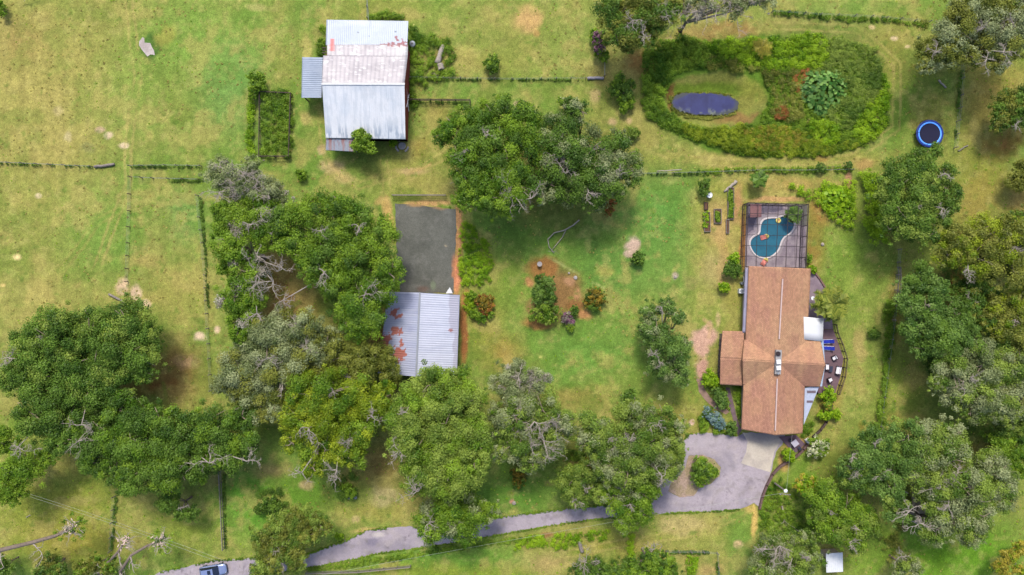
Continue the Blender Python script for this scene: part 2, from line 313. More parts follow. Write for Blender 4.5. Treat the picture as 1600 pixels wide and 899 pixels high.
for a in [ # bare dirt and sand with clear edges
 (236, 74, 20, 22, (78, 112, 52), .95, .5), (232, 60, 10, 12, (84, 118, 56), .9, .5), (259, 58, 20, 18, (168, 158, 86), .6), (170, 212, 8, 6, (208, 188, 142), .95), (193, 227, 8, 6, (208, 188, 142), .95), (155, 203, 9, 6, (196, 166, 130), .7), (105, 212, 8, 9, (188, 176, 124), .6), (90, 172, 10, 9, (182, 168, 108), .6), (135, 233, 14, 9, (136, 138, 92), .6),
 (26, 402, 7, 5, (220, 202, 130), .95), (60, 306, 6, 4, (206, 190, 140), .8), (5, 445, 5, 3, (210, 190, 110), .9), (190, 447, 9, 13, (204, 178, 134), .9), (210, 458, 10, 16, (208, 184, 140), .95), (227, 477, 9, 8, (206, 184, 138), .9), (313, 525, 10, 8, (214, 192, 150), .95), (338, 515, 5, 6, (210, 186, 144), .9), (222, 408, 40, 12, (168, 152, 96), .5),
 (826, 30, 22, 24, (194, 160, 98), .9, .7), (838, 52, 6, 6, (170, 140, 90), .9), (1045, 62, 8, 5, (196, 170, 120), .7), (1398, 60, 6, 4, (206, 186, 136), .9), (1363, 42, 5, 4, (200, 178, 120), .8), (1418, 72, 5, 3, (204, 184, 130), .8),
 (520, 262, 20, 12, (188, 168, 112), .8), (535, 280, 16, 10, (186, 166, 104), .6), (505, 235, 8, 8, (196, 170, 120), .7), (645, 268, 26, 6, (190, 164, 108), .7), (480, 80, 8, 30, (178, 168, 92), .7), (478, 185, 10, 12, (176, 164, 92), .7), (400, 12, 18, 6, (180, 170, 100), .5), (930, 150, 10, 14, (196, 168, 112), .6), (955, 190, 8, 8, (196, 168, 116), .7), (983, 188, 6, 5, (196, 168, 116), .7), (810, 163, 8, 6, (196, 168, 130), .7), (940, 115, 18, 20, (164, 150, 96), .6),
 (606, 340, 8, 34, (188, 158, 92), .9), (600, 315, 12, 10, (180, 156, 90), .8), (668, 318, 44, 5, (196, 156, 98), .85), (716, 360, 8, 50, (192, 140, 94), .85), (712, 430, 9, 36, (206, 138, 96), .95), (724, 520, 7, 60, (164, 104, 72), .9), (727, 470, 8, 20, (170, 120, 80), .8),
 (988, 384, 12, 15, (196, 170, 140), .95), (982, 398, 8, 6, (196, 170, 140), .9), (880, 455, 34, 42, (150, 112, 80), .92, .6), (890, 440, 10, 8, (176, 136, 96), .7), (868, 470, 8, 12, (128, 100, 70), .6), (902, 460, 6, 12, (174, 130, 88), .7), (850, 420, 24, 20, (160, 110, 72), .9, .5), (900, 480, 16, 16, (150, 106, 72), .9), (840, 505, 26, 10, (172, 124, 82), .9), (827, 440, 8, 8, (184, 130, 84), .8), (915, 492, 12, 10, (184, 134, 84), .9), (830, 480, 9, 16, (158, 120, 90), .7), (1054, 432, 5, 6, (176, 160, 130), .9), (945, 425, 18, 10, (166, 156, 88), .5), (1078, 440, 16, 12, (150, 142, 92), .6),
 (1102, 530, 24, 16, (196, 160, 130), .97, .4), (1095, 548, 12, 10, (196, 160, 130), .95), (1096, 578, 11, 22, (190, 150, 124), .95), (1108, 512, 6, 10, (194, 164, 120), .8), (1122, 500, 4, 14, (186, 164, 112), .7), (1080, 660, 5, 5, (214, 182, 150), .9), (1163, 380, 8, 50, (172, 118, 80), .9), (1145, 460, 20, 30, (150, 144, 74), .5), (1130, 400, 10, 60, (176, 142, 84), .5), (1122, 345, 26, 40, (178, 150, 92), .7, .7), (1120, 420, 30, 30, (180, 160, 104), .5, .8), (1152, 320, 10, 34, (180, 130, 90), .7, .7),
 (1325, 290, 7, 34, (176, 130, 96), .85), (1215, 312, 52, 5, (190, 150, 96), .8), (1345, 540, 12, 30, (176, 158, 92), .7), (1285, 545, 20, 14, (100, 90, 60), .3), (1310, 590, 12, 60, (170, 150, 84), .6), (1283, 245, 14, 8, (170, 120, 80), .5), (1350, 255, 20, 10, (176, 140, 84), .6), (1395, 655, 14, 12, (158, 140, 82), .5), (1345, 665, 6, 8, (130, 112, 50), .6),
 (1179, 815, 5, 28, (206, 176, 96), .9), (1172, 795, 10, 8, (190, 168, 90), .8), (1155, 850, 9, 6, (204, 176, 124), .8), (1065, 820, 40, 16, (194, 172, 112), .55), (1225, 715, 12, 24, (180, 148, 84), .9), (1290, 640, 12, 30, (160, 138, 74), .7), (1255, 690, 12, 16, (176, 146, 84), .8), (1240, 660, 10, 30, (150, 140, 64), .7), (575, 830, 30, 5, (188, 168, 96), .8), (555, 812, 8, 6, (190, 172, 110), .7), (855, 835, 12, 5, (170, 122, 92), .8), (1035, 870, 8, 6, (196, 160, 96), .6), (800, 785, 4, 4, (190, 140, 110), .9), (370, 690, 20, 12, (146, 120, 76), .6), (480, 760, 12, 9, (186, 156, 112), .6), (600, 775, 24, 16, (180, 166, 110), .6), (1190, 815, 6, 6, (150, 150, 60), .5), (1190, 140, 12, 26, (150, 110, 80), .6)]:
    if a[4][0] > 172: a = a[:4]+((min(250, a[4][0]*1.07), min(250, a[4][1]*1.05), min(250, a[4][2]*1.24)),)+a[5:]
    blob(*a[:6], **({'soft': a[6]} if len(a) > 6 else {'soft': .5}), warp=min(.9, max(.2, min(a[2], a[3])/17)))
# pond hollow: bare bank and rank grass round the water
blob(1120, 155, 95, 48, (134, 132, 70), .9, .5, .6); blob(1170, 185, 60, 14, (140, 100, 74), .7, .5); blob(1100, 140, 70, 14, (110, 134, 48), .9, .4, .4); blob(1185, 130, 30, 24, (142, 144, 68), .8, .6)
blob(1045, 150, 9, 32, (128, 88, 60), .8, .5); blob(1283, 182, 10, 6, (190, 140, 96), .9, .5)
blob(1283, 120, 100, 100, (80, 110, 50), .6, .5)
# flecks: scattered yellow leaves and dung, small spots
rg = np.sqrt(((U+WX-1195)/196)**2+((V+WY-150)/98)**2); inner = np.sqrt(((U+WX*.7-1118)/82)**2+((V+WY*.7-156)/44)**2); G = mixc(G, (92, 128, 44), (1-sstep(.9, 1.02, rg))*sstep(.95, 1.1, inner)*.85)
fl = vnoise(X, Y, 0.45, 77); big = sstep(.5, .7, fbm(X, Y, 6, 55))
G = mixc(G, (206, 196, 130), sstep(.93, .99, fl)*big*.6)
# mown stripes and the leach line across the lawn
G = G*(1+0.035*np.sin(X*2.6+fbm(X, Y, 12, 66)*9)[..., None]*((U > 0) & (U < 420))[..., None])
dl = np.abs((V+WY*.2-372)-(U-800)*0.53-((U-800)/140)**2*2); G = mixc(G, (166, 170, 112), (1-sstep(1.2, 3.2, dl))*sstep(.35, .6, n3)*((U > 815) & (U < 945))*.8)
dirt2 = np.minimum(np.abs(U+WX*.25-196), np.abs(U+WX*.25-203)); G = mixc(G, (176, 164, 108), (1-sstep(0.5, 2.5, dirt2))*((V > 235) & (V < 290))*.5)
def track(pts, c, w_, s_, gap=0.0):
    global G
    dd = np.full(X.shape, 1e9)
    for a, b in zip(pts, pts[1:]):
        ax, ay = a; bx, by = b; L2 = (bx-ax)**2+(by-ay)**2; t = np.clip(((U-ax)*(bx-ax)+(V-ay)*(by-ay))/L2, 0, 1); dd = np.minimum(dd, np.hypot(U+WX*.18-ax-t*(bx-ax), V+WY*.18-ay-t*(by-ay)))
    dd = np.abs(dd-gap); G = mixc(G, c, (1-sstep(w_*.4, w_, dd))*s_*sstep(.3, .6, n3*.5+n2*.5))
for pts in ([(200, -5), (215, 120), (200, 230), (200, 290), (150, 420), (100, 480)], [(950, 120), (985, 220), (1060, 248), (1160, 256), (1330, 248), (1400, 200), (1402, 100), (1340, 45), (1200, 40)], [(640, 275), (700, 240), (740, 150)], [(600, 250), (606, 330), (606, 400)], [(500, 180), (515, 260), (560, 290), (620, 270)], [(1160, 800), (1100, 830), (1000, 845), (860, 870)]):
    track(pts, (178, 164, 106), 2.6, .55, 5.5)
track([(505, 236), (520, 262), (540, 282)], (196, 172, 120), 5, .7); track([(640, 270), (672, 258)], (200, 172, 118), 3.5, .8); track([(828, 30), (838, 56)], (206, 172, 112), 5, .6); track([(600, 318), (612, 350), (617, 380)], (198, 168, 104), 5, .6); track([(235, 300), (150, 350), (60, 470)], (170, 160, 98), 3, .35, 5)
track([(1100, 500), (1112, 512), (1108, 528)], (200, 168, 128), 4, .8); track([(255, 598), (262, 640)], (120, 148, 62), 4, .6); track([(290, 590), (294, 640)], (120, 148, 62), 4, .6); track([(312, 590), (318, 640)], (120, 148, 62), 4, .6)
wd0 = fbm(X, Y, 1.4, 151, 3); G = mixc(G, (92, 128, 50), sstep(.7, .8, wd0)*.45)
# terrain height
Z = (fbm(X, Y, 30, 90)-.5)*0.12+(n3-.5)*0.05
Z = Z*0.0 + (fbm(X, Y, 1.0, 95, 3)-.5)*0.05-0.03
pd = np.sqrt(((U-1108)/92)**2+((V-158)/46)**2); Z = Z-0.9*(1-sstep(.35, 1.0, pd))
lowered = (U > 1174) & (U < 1254) & (V > 330) & (V < 410); Z = np.where(lowered, -1.7, Z)
G = G*(0.78+0.44*fbm(X, Y, 0.6, 99, 3))[..., None]; G = G*np.array([1.16, 1.17, .93])
verts = np.stack([X, Y, Z], -1).reshape(-1, 3); nx, ny = len(gx), len(gy)
ii = (np.arange(ny-1)[:, None]*nx+np.arange(nx-1)[None]).ravel()
faces = np.stack([ii, ii+1, ii+nx+1, ii+nx], 1)
gmat = attr_mat('grass_ground', 0.97, ((0.55, 0.88, 1.12), (1.8, 0.84, 1.16), (5, 0.72, 1.28), (16, 0.6, 1.4)), bump=0.9, spec=0.08, bumpscale=9)
ground = fast_mesh('ground', verts, faces, gmat)
def set_col(o, cols):
    ca = o.data.color_attributes.new('Col', 'FLOAT_COLOR', 'POINT')
    c = np.ones((len(cols), 4), np.float32); c[:, :3] = cols; ca.data.foreach_set('color', c.ravel())
set_col(ground, (G*0.5).reshape(-1, 3)); tag(ground, kind='structure')
ground.data.polygons.foreach_set('use_smooth', [True]*len(ground.data.polygons))

# ------------------------------------------------------------------ flat surfaces with their own colour map
def jitter_poly(pts, amp=0.8, step=6):
    out = []; n = len(pts)
    for i in range(n):
        a = Vector(pts[i]); b = Vector(pts[(i+1) % n]); L = (b-a).length; m = max(1, int(L/step)); nn = Vector((-(b-a).y, (b-a).x)).normalized()
        for k in range(m):
            p = a+(b-a)*k/m; p = p+nn*(random.uniform(-1, 1)*amp); out.append((p.x, p.y))
    return out
def surface(name, pts, z, colfn, mat, step=0.3, amp=0.8, label=None, cat=None, kind='structure', holes=(), parent=None, thick=0.0, jstep=6):
    poly = jitter_poly(pts, amp, jstep) if amp else pts
    bm = bmesh.new()
    def loop(pl):
        vs = [bm.verts.new(P(u, v, z)) for u, v in pl]; return [bm.edges.new((vs[i], vs[(i+1) % len(vs)])) for i in range(len(vs))]
    es = loop(poly)
    for h in holes: es += loop(h)
    bmesh.ops.triangle_fill(bm, use_beauty=True, use_dissolve=False, edges=es)
    # slice into a fine lattice so the colour map has detail
    xs = [v.co.x for v in bm.verts]; ys = [v.co.y for v in bm.verts]
    if step:
        for k in np.arange(min(xs)+step, max(xs), step):
            bmesh.ops.bisect_plane(bm, geom=bm.verts[:]+bm.edges[:]+bm.faces[:], plane_co=(k, 0, 0), plane_no=(1, 0, 0))
        for k in np.arange(min(ys)+step, max(ys), step):
            bmesh.ops.bisect_plane(bm, geom=bm.verts[:]+bm.edges[:]+bm.faces[:], plane_co=(0, k, 0), plane_no=(0, 1, 0))
    for f in bm.faces:
        if f.normal.z < 0: f.normal_flip()
    if thick:
        edges = [e for e in bm.edges if len(e.link_faces) == 1]
        r = bmesh.ops.extrude_edge_only(bm, edges=edges)
        for v in r['geom']:
            if isinstance(v, bmesh.types.BMVert): v.co.z -= thick
    me = bpy.data.meshes.new(name); bm.to_mesh(me); bm.free(); me.materials.append(mat)
    co = np.zeros(len(me.vertices)*3, np.float32); me.vertices.foreach_get('co', co); co = co.reshape(-1, 3)
    if parent is not None:
        off = woff(parent)
        for v in me.vertices: v.co -= off
    o = link(bpy.data.objects.new(name, me)); o.parent = parent
    x, y = co[:, 0], co[:, 1]; uu, vv = px_of(x, y, z); set_col(o, colfn(x, y, uu, vv)*K)
    if parent is None: tag(o, label, cat, kind=kind)
    return o
def base(x, c): return np.zeros((len(x), 3))+lin(c)
def bl(col, u, v, c, cu, cv, ru, rv, s=.8, soft=.5, wx=0, wy=0):
    d = np.sqrt(((u+wx-cu)/ru)**2+((v+wy-cv)/rv)**2); return mixc(col, c, (1-sstep(1-soft, 1+soft*.5, d))*s)
pave = attr_mat('pavement', 0.92, ((0.5, 0.94, 1.06), (2.5, 0.92, 1.08), (8, .9, 1.1), (22, 0.8, 1.2)), bump=0.3, spec=0.2, bumpscale=30)

up = [(236, 903), (250, 894), (300, 884), (330, 877), (388, 873), (440, 874), (480, 867), (510, 856), (545, 843), (572, 830), (600, 826), (640, 822), (652, 826), (668, 833), (710, 828), (760, 813), (800, 806), (860, 799), (910, 793), (960, 789), (1000, 781), (1022, 768), (1036, 750), (1050, 738), (1066, 728), (1070, 710), (1066, 692), (1076, 680), (1100, 675), (1130, 678), (1152, 682), (1168, 676)]
dn = [(1226, 680), (1222, 695), (1212, 706), (1206, 735), (1198, 760), (1186, 792), (1178, 786), (1156, 796), (1110, 799), (1060, 801), (1008, 804), (960, 809), (905, 814), (860, 821), (800, 832), (740, 843), (700, 850), (640, 858), (590, 865), (540, 876), (490, 886), (440, 893), (390, 899), (386, 903)]
isl = [(1076, 712), (1098, 711), (1116, 718), (1126, 730), (1124, 744), (1110, 756), (1092, 764), (1084, 775), (1062, 777), (1044, 768), (1050, 752), (1062, 742), (1072, 730)]
def drivecol(x, y, u, v):
    c = base(x, (190, 178, 184)); n = fbm(x, y, 4, 5); m = fbm(x, y, 1.2, 8); wx = (m-.5)*16; wy = (n-.5)*10
    c = mixc(c, (150, 142, 152), sstep(.45, .7, n)*.6); c = mixc(c, (196, 184, 180), sstep(.55, .75, m)*.5)
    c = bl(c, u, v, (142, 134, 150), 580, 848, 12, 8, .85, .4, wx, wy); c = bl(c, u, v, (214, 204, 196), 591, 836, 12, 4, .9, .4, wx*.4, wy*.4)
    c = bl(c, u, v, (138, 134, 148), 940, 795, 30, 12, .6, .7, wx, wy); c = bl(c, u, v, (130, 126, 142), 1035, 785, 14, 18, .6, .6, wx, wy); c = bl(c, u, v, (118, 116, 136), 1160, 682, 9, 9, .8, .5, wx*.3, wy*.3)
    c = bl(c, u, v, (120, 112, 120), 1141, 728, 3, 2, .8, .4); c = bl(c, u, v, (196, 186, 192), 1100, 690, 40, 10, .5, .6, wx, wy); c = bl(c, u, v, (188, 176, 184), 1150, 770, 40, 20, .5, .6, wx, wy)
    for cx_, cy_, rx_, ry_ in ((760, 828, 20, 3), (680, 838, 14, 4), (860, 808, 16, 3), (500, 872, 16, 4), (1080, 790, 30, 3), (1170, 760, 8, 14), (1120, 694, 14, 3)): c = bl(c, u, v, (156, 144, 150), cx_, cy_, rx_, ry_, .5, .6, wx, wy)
    ck = np.abs(fbm(x, y, 5, 71, 5)-.5); c = mixc(c, (120, 110, 114), (1-sstep(.0, .006, ck))*.6); ck = np.abs((v-758)-(u-1120)*-.08+wx*.3); c = mixc(c, (150, 140, 150), (1-sstep(.3, 1.2, ck))*.4*(u > 1120))
    c = mixc(c, (130, 124, 100), sstep(.62, .75, fbm(x, y, .9, 75))*.3)
    rut = np.minimum(np.abs(np.hypot(u-1100, (v-742)*1.1)-56), np.abs(np.hypot(u-1100, (v-742)*1.1)-42)); c = mixc(c, (200, 188, 192), (1-sstep(2, 7, rut))*.35)
    return c
drive = surface('driveway', up+dn, 0.035, drivecol, pave, 0.35, 1.0, holes=[jitter_poly(isl, .5, 5)], thick=0.08)
apr = [(1160, 676), (1219, 681), (1219, 692), (1210, 706), (1203, 738), (1158, 724), (1166, 706), (1168, 690)]
def apron(x, y, u, v):
    c = base(x, (222, 210, 192)); n = fbm(x, y, 2, 5); c = mixc(c, (186, 174, 166), sstep(.4, .7, n)*.6)
    return bl(c, u, v, (150, 140, 148), 1190, 683, 40, 10, .6, .7)
surface('concrete_apron', apr, 0.045, apron, pave, 0.35, .25)
surface('island_gravel', isl, 0.04, lambda x, y, u, v: bl(mixc(base(x, (192, 166, 146)), (166, 150, 104), sstep(.45, .6, fbm(x, y, 1, 3))*.6), u, v, (166, 158, 96), 1106, 740, 26, 26, .8, .4), attr_mat('gravel', .95, ((3, .8, 1.2), (12, .7, 1.3)), bump=.6), 0.3, .8)
pad = [(617, 319), (650, 319), (680, 324), (712, 327), (713, 360), (711, 400), (709, 458), (625, 458), (620, 400)]
def padcol(x, y, u, v):
    n = fbm(x, y, 3, 5); m = fbm(x, y, 1, 8); wx = (m-.5)*10; c = base(x, (116, 117, 108)); c = mixc(c, (96, 98, 90), sstep(.45, .65, n)*.6); c = mixc(c, (132, 132, 124), sstep(.58, .72, m)*.5)
    c = bl(c, u, v, (206, 140, 98), 711, 418, 5, 22, .95, .5, wx, (n-.5)*8); c = bl(c, u, v, (198, 158, 100), 650, 320, 16, 3, .9, .5, wx); c = bl(c, u, v, (190, 152, 100), 690, 325, 16, 3, .7, .5, wx)
    c = bl(c, u, v, (196, 180, 150), 697, 384, 2, 2, .9); c = bl(c, u, v, (150, 168, 130), 677, 446, 4, 8, .5); c = bl(c, u, v, (120, 92, 80), 662, 452, 10, 5, .6, .5, wx); return c
surface('gravel_pad', pad, 0.03, padcol, attr_mat('dark_gravel', .95, ((.5, .9, 1.1), (2.2, .88, 1.12), (7, .8, 1.2), (25, .7, 1.3)), bump=.5, bumpscale=30), 0.3, .9, thick=.06)
sandp = [(223, 58), (226, 60), (226, 66), (234, 68), (241, 79), (242, 86), (235, 85), (231, 88), (222, 78), (218, 71), (218, 65)]
surface('sand_patch', sandp, 0.01, lambda x, y, u, v: mixc(base(x, (212, 200, 192)), (180, 164, 158), sstep(.4, .7, fbm(x, y, .8, 3))*.7), attr_mat('sand', .95, ((4, .88, 1.12),), bump=.4), 0.3, 1.0)

# ------------------------------------------------------------------ pond water
pp = [(1101+53*math.copysign(abs(math.cos(a))**.75, math.cos(a)), 162.5+17*math.copysign(abs(math.sin(a))**.85, math.sin(a))+3*math.cos(a)) for a in np.linspace(0, 2*PI, 40, endpoint=False)]
wm, n_, out_ = newmat('pond_water'); b_ = nd(n_, 'ShaderNodeBsdfPrincipled'); b_.inputs['Roughness'].default_value = .12; b_.inputs['IOR'].default_value = 1.33
rgb_ = nd(n_, 'ShaderNodeRGB'); rgb_.outputs[0].default_value = C(58, 68, 134, .42); f_, t_ = noise_fac(n_, .5, .85, 1.15); f2_, t2_ = noise_fac(n_, 8, .88, 1.12)  # blue of the reflected sky set as the base colour
n_.links.new(mulcol(n_, mulcol(n_, rgb_.outputs[0], f_), f2_), b_.inputs['Base Color']); bp_ = nd(n_, 'ShaderNodeBump'); bp_.inputs['Strength'].default_value = .15; n_.links.new(t2_.outputs['Fac'], bp_.inputs['Height']); n_.links.new(bp_.outputs[0], b_.inputs['Normal']); n_.links.new(b_.outputs[0], out_.inputs[0])
def pondcol(x, y, u, v):
    n = fbm(x, y, 1.6, 5); m = fbm(x, y, .5, 8); d = np.hypot((u+(m-.5)*6-1101)/53, (v+(n-.5)*6-162)/17.5)
    c = base(x, (52, 56, 112)); c = mixc(c, (38, 38, 86), sstep(.4, .65, n)*.6); c = mixc(c, (66, 72, 128), sstep(.5, .7, m)*.35); c = mixc(c, (78, 82, 62), sstep(.84, 1.0, d)*.85)  # navy tones paint the sky's reflection into the water; margin is murky green
    return mixc(c, (150, 158, 120), (sstep(.56, .66, m)*sstep(166, 178, v+(n-.5)*14))*.6)
def pwcol(x, y, u, v): return pondcol(x, y, u, v)
pwm = attr_mat('pond_surface', .14, ((1, .92, 1.08), (9, .9, 1.1)), spec=.5, bump=.12, bumpscale=8)
pond = surface('pond_water', pp, -.45, pwcol, pwm, .25, 1.5, jstep=2)

# ------------------------------------------------------------------ foliage engine
def rand_dirs(n, zmin=-0.25):
    z = rng.uniform(zmin, 1, n); a = rng.uniform(0, 2*PI, n); r = np.sqrt(1-z*z); return np.stack([r*np.cos(a), r*np.sin(a), z], 1)
def leaf_cloud(name, centers, rads, tones, mat, parent=None, L=0.42, cover=1.1, flat=0.8, zmin=-0.35, kind=None, floor=None):
    centers = np.asarray(centers); rads = np.asarray(rads); area = 0.5*L*L*0.66
    cnt = np.maximum(6, (2*PI*rads**2*1.35*cover/area).astype(int)); idx = np.repeat(np.arange(len(rads)), cnt); N = len(idx)
    d = rand_dirs(N, zmin); rr = rads[idx]*rng.uniform(.3, 1.3, N)
    pos = centers[idx]+d*rr[:, None]*np.array([1, 1, flat])
    if floor is not None: pos[:, 2] = np.maximum(pos[:, 2], floor+rng.uniform(.02, .1, N))
    nrm = d+rng.normal(0, .55, (N, 3))+np.array([0, 0, .45]); nrm /= np.linalg.norm(nrm, axis=1)[:, None]
    t = np.cross(nrm, rng.normal(0, 1, (N, 3))); t /= np.linalg.norm(t, axis=1)[:, None]; b = np.cross(nrm, t)
    sz = L*rng.uniform(.6, 1.25, N)[:, None]
    v = np.stack([pos-t*sz*.5, pos+b*sz*.33-t*sz*.05, pos+t*sz*.5, pos-b*sz*.33-t*sz*.05], 1).reshape(-1, 3)
    f = np.arange(N*4).reshape(-1, 4)
    o = fast_mesh(name, v, f, mat, parent)
    tone = np.clip(np.asarray(tones)[idx]+rng.normal(0, .16, N), 0, 1).astype(np.float32)
    at = o.data.attributes.new('tone', 'FLOAT', 'FACE'); at.data.foreach_set('value', tone)
    if kind: o['kind'] = kind
    return o
def sub_clumps(c, R, rs0, dens=2.1, flat=.72, zmin=-.3, tone0=.5):
    rs = max(.16, rs0); n = max(4, int(dens*(R/rs)**2)); d = rand_dirs(n, zmin)
    fr = rng.uniform(.62, 1.05, n); r = rs*rng.uniform(.6, 1.25, n)
    cc = np.asarray(c)+d*(np.maximum(R-rs*.5, .1)*fr)[:, None]*np.array([1, 1, flat])
    cc[:, 2] += rng.normal(0, .12*rs, n)
    tn = np.clip(tone0+rng.normal(0, .3, n)+.0*d[:, 2], 0, 1)
    return cc, r, tn
def squiggle(mb, p, d, L, r, depth=3, n=5):
    pts = [Vector(p)]; d = Vector(d).normalized(); seg = 7 if depth == 3 else 5
    for i in range(seg):
        d = (d+Vector((random.gauss(0, .32), random.gauss(0, .32), random.gauss(0, .16)))).normalized(); pts.append(pts[-1]+d*(L/seg))
    mb.tube(pts, [r*(1-.75*i/seg) for i in range(seg+1)], 5)
    if depth > 1:
        for k in range(n):
            j = random.randint(1, seg); a = random.uniform(-1.3, 1.3)
            dd = (Matrix.Rotation(a, 3, 'Z') @ d)+Vector((0, 0, random.uniform(-.25, .25))); squiggle(mb, pts[j], dd, L*random.uniform(.35, .6), r*.55, depth-1, max(2, n-2))

def tree(name, label, cat, lobes, z, mat, dead=(), leaf=.26, group=None, accents=None, trunk=None, rs=None, zflat=.72, limbs=True, tone=.5, dens=2.1, twigs=4):
    LW = []
    for lb in lobes:
        u, v, r = lb[:3]; zz = z*(lb[3] if len(lb) > 3 else random.uniform(.9, 1.08)); R = r*1.1*S*(H-zz)/H
        LW.append((P(u, v, zz), R))
    cx = sum(p.x*R for p, R in LW)/sum(R for p, R in LW); cy = sum(p.y*R for p, R in LW)/sum(R for p, R in LW)
    if trunk is not None: tp = P(trunk[0], trunk[1], 0); cx, cy = tp.x, tp.y
    Rmax = max(R for p, R in LW); tot = math.sqrt(sum(R*R for p, R in LW))
    t = thing(name, label, cat, (cx, cy, 0), 0, group)
    tr = max(.03, min(.65, .06*tot)); fork = Vector((cx, cy, z*.42)); mb = MB()
    mb.tube([(cx, cy, -.15), (cx+.03*tr, cy, z*.05), (cx+.2*tr, cy-.2*tr, z*.22), fork], [tr*1.5, tr*1.1, tr*.9, tr*.8], 10); mb.build('trunk', bark, t, smooth=True)
    if limbs:
        for p, R in LW:
            mb = MB(); a = fork.copy(); b = p+Vector((0, 0, R*.2)); mid = (a+b)/2+Vector((random.gauss(0, .08)*R, random.gauss(0, .08)*R, -R*.12))
            mb.tube([a, (a+mid)/2+Vector((0, 0, -.05*R)), mid, (mid+b)/2, b], [tr*.62, tr*.5, tr*.4, tr*.3, tr*.16], 7)
            for k in range(twigs):
                dd = Vector(rand_dirs(1, 0.05)[0]); q = (a+b)/2 if k % 2 else b
                e = p+Vector((dd.x*R, dd.y*R, dd.z*R*zflat))*.9
                m2 = (q+e)/2+Vector((random.gauss(0, .12)*R, random.gauss(0, .12)*R, 0)); mb.tube([q, m2, e], [tr*.2, tr*.13, tr*.05], 5)
            mb.build('limb', barkmid if cat == 'tree' else bark, t, smooth=True)
    C_, R_, T_ = [], [], []; CA, RA, TA = [], [], []
    for i, (p, R) in enumerate(LW):
        r0 = rs if rs else float(np.clip(R*.27, .16, 1.05))
        c, r, tn = sub_clumps(p, R, r0, dens, zflat, tone0=tone+random.uniform(-.12, .12))
        m_ = max(3, int(len(r)*.16)); a_ = rng.uniform(0, 2*PI, m_); q_ = R*rng.uniform(1.0, 1.2, m_); c = np.vstack([c, np.stack([p.x+q_*np.cos(a_), p.y+q_*np.sin(a_), p.z+rng.uniform(-.3, .3, m_)*R], 1)]); r = np.append(r, r0*rng.uniform(.3, .6, m_)); tn = np.append(tn, rng.random(m_))
        k = R*.5; c = np.vstack([c, np.array(p)[None]-np.array([0, 0, R*.15])]); r = np.append(r, k); tn = np.append(tn, .15)
        if accents:
            m = rng.random(len(r)) < accents[1]; m[-1] = False
            CA.append(c[m]); RA.append(r[m]); TA.append(tn[m]); c, r, tn = c[~m], r[~m], tn[~m]
        C_.append(c); R_.append(r); T_.append(tn)
    o = leaf_cloud('crown', np.vstack(C_), np.concatenate(R_), np.concatenate(T_), M[mat], t, L=leaf)
    if accents: leaf_cloud('hanging_moss' if accents[0] in ('moss', 'grey') else ('blossom' if accents[0] == 'white' else 'foliage_tips'), np.vstack(CA), np.concatenate(RA), np.concatenate(TA), M[accents[0]], t, L=leaf)
    for dd in dead:
        u, v, L = dd[:3]; mb = MB(); zt = z*1.0+Rmax*zflat*.8
        p = P(u, v, zt)
        for k in range(4):
            a = random.uniform(0, 2*PI); squiggle(mb, p-Vector((0, 0, .5)), (math.cos(a), math.sin(a), .1), L*S*random.uniform(.6, 1.15), .05+.008*L*S, 3, 6)
        mb.tube([fork, (fork+p)/2, p-Vector((0, 0, .4))], [.14, .1, .07], 6); mb.build('dead_branch', barkpale, t, smooth=True)
    return t
def ground_cover(name, label, polys, mat, h=.5, r=.42, dens=1.0, leaf=.26, z0=0., accents=None):
    """rank low growth nobody could count: many small mounds of leaves"""
    cs, rs_, ts = [], [], []
    for poly in polys:
        us = [p[0] for p in poly]; vs = [p[1] for p in poly]; A = (max(us)-min(us))*(max(vs)-min(vs))*S*S; n = int(A*dens/(r*r*1.6))
        pa = abs(sum(us[i]*vs[i-1]-us[i-1]*vs[i] for i in range(len(us))))/2; per = sum(math.hypot(us[i]-us[i-1], vs[i]-vs[i-1]) for i in range(len(us)))
        wd_ = min(14, 1.0*pa/per); n = int(n*(2.4 if wd_ < 6 else 1.25)); narrow = wd_ < 3
        u = rng.uniform(min(us), max(us), n); v = rng.uniform(min(vs), max(vs), n); wu = (fbm(u, v, 9, 4)-.5)*wd_; m = inpoly(u+wu, v+(fbm(u, v, 9, 14)-.5)*wd_, poly); u, v = u[m], v[m]
        if narrow: keep = (fbm(u, v, 30, 8) > .34) & (rng.random(len(u)) < .8); u, v = u[keep], v[keep]
        x = (u-CU)*S; y = -(v-CV)*S; hh = fbm(x, y, 2.0, 31); rr = r*rng.uniform(.45, 1.25, len(u))
        pdd = np.sqrt(((u-1108)/92)**2+((v-158)/46)**2); zg = z0-0.9*(1-sstep(.35, 1.0, pdd))
        cs.append(np.stack([x, y, zg+h*hh*1.3], 1)); rs_.append(rr); ts.append(np.clip(.5+(fbm(x, y, 3, 33)-.5)*2+rng.normal(0, .15, len(u)), 0, 1))
    cs = np.vstack(cs); rs_ = np.concatenate(rs_); ts = np.concatenate(ts)
    o = leaf_cloud(name, cs, rs_, ts, M[mat], None, L=leaf*.72, cover=.6, flat=.8, zmin=0., floor=-1.0)
    return tag(o, label, 'plants', kind='stuff')

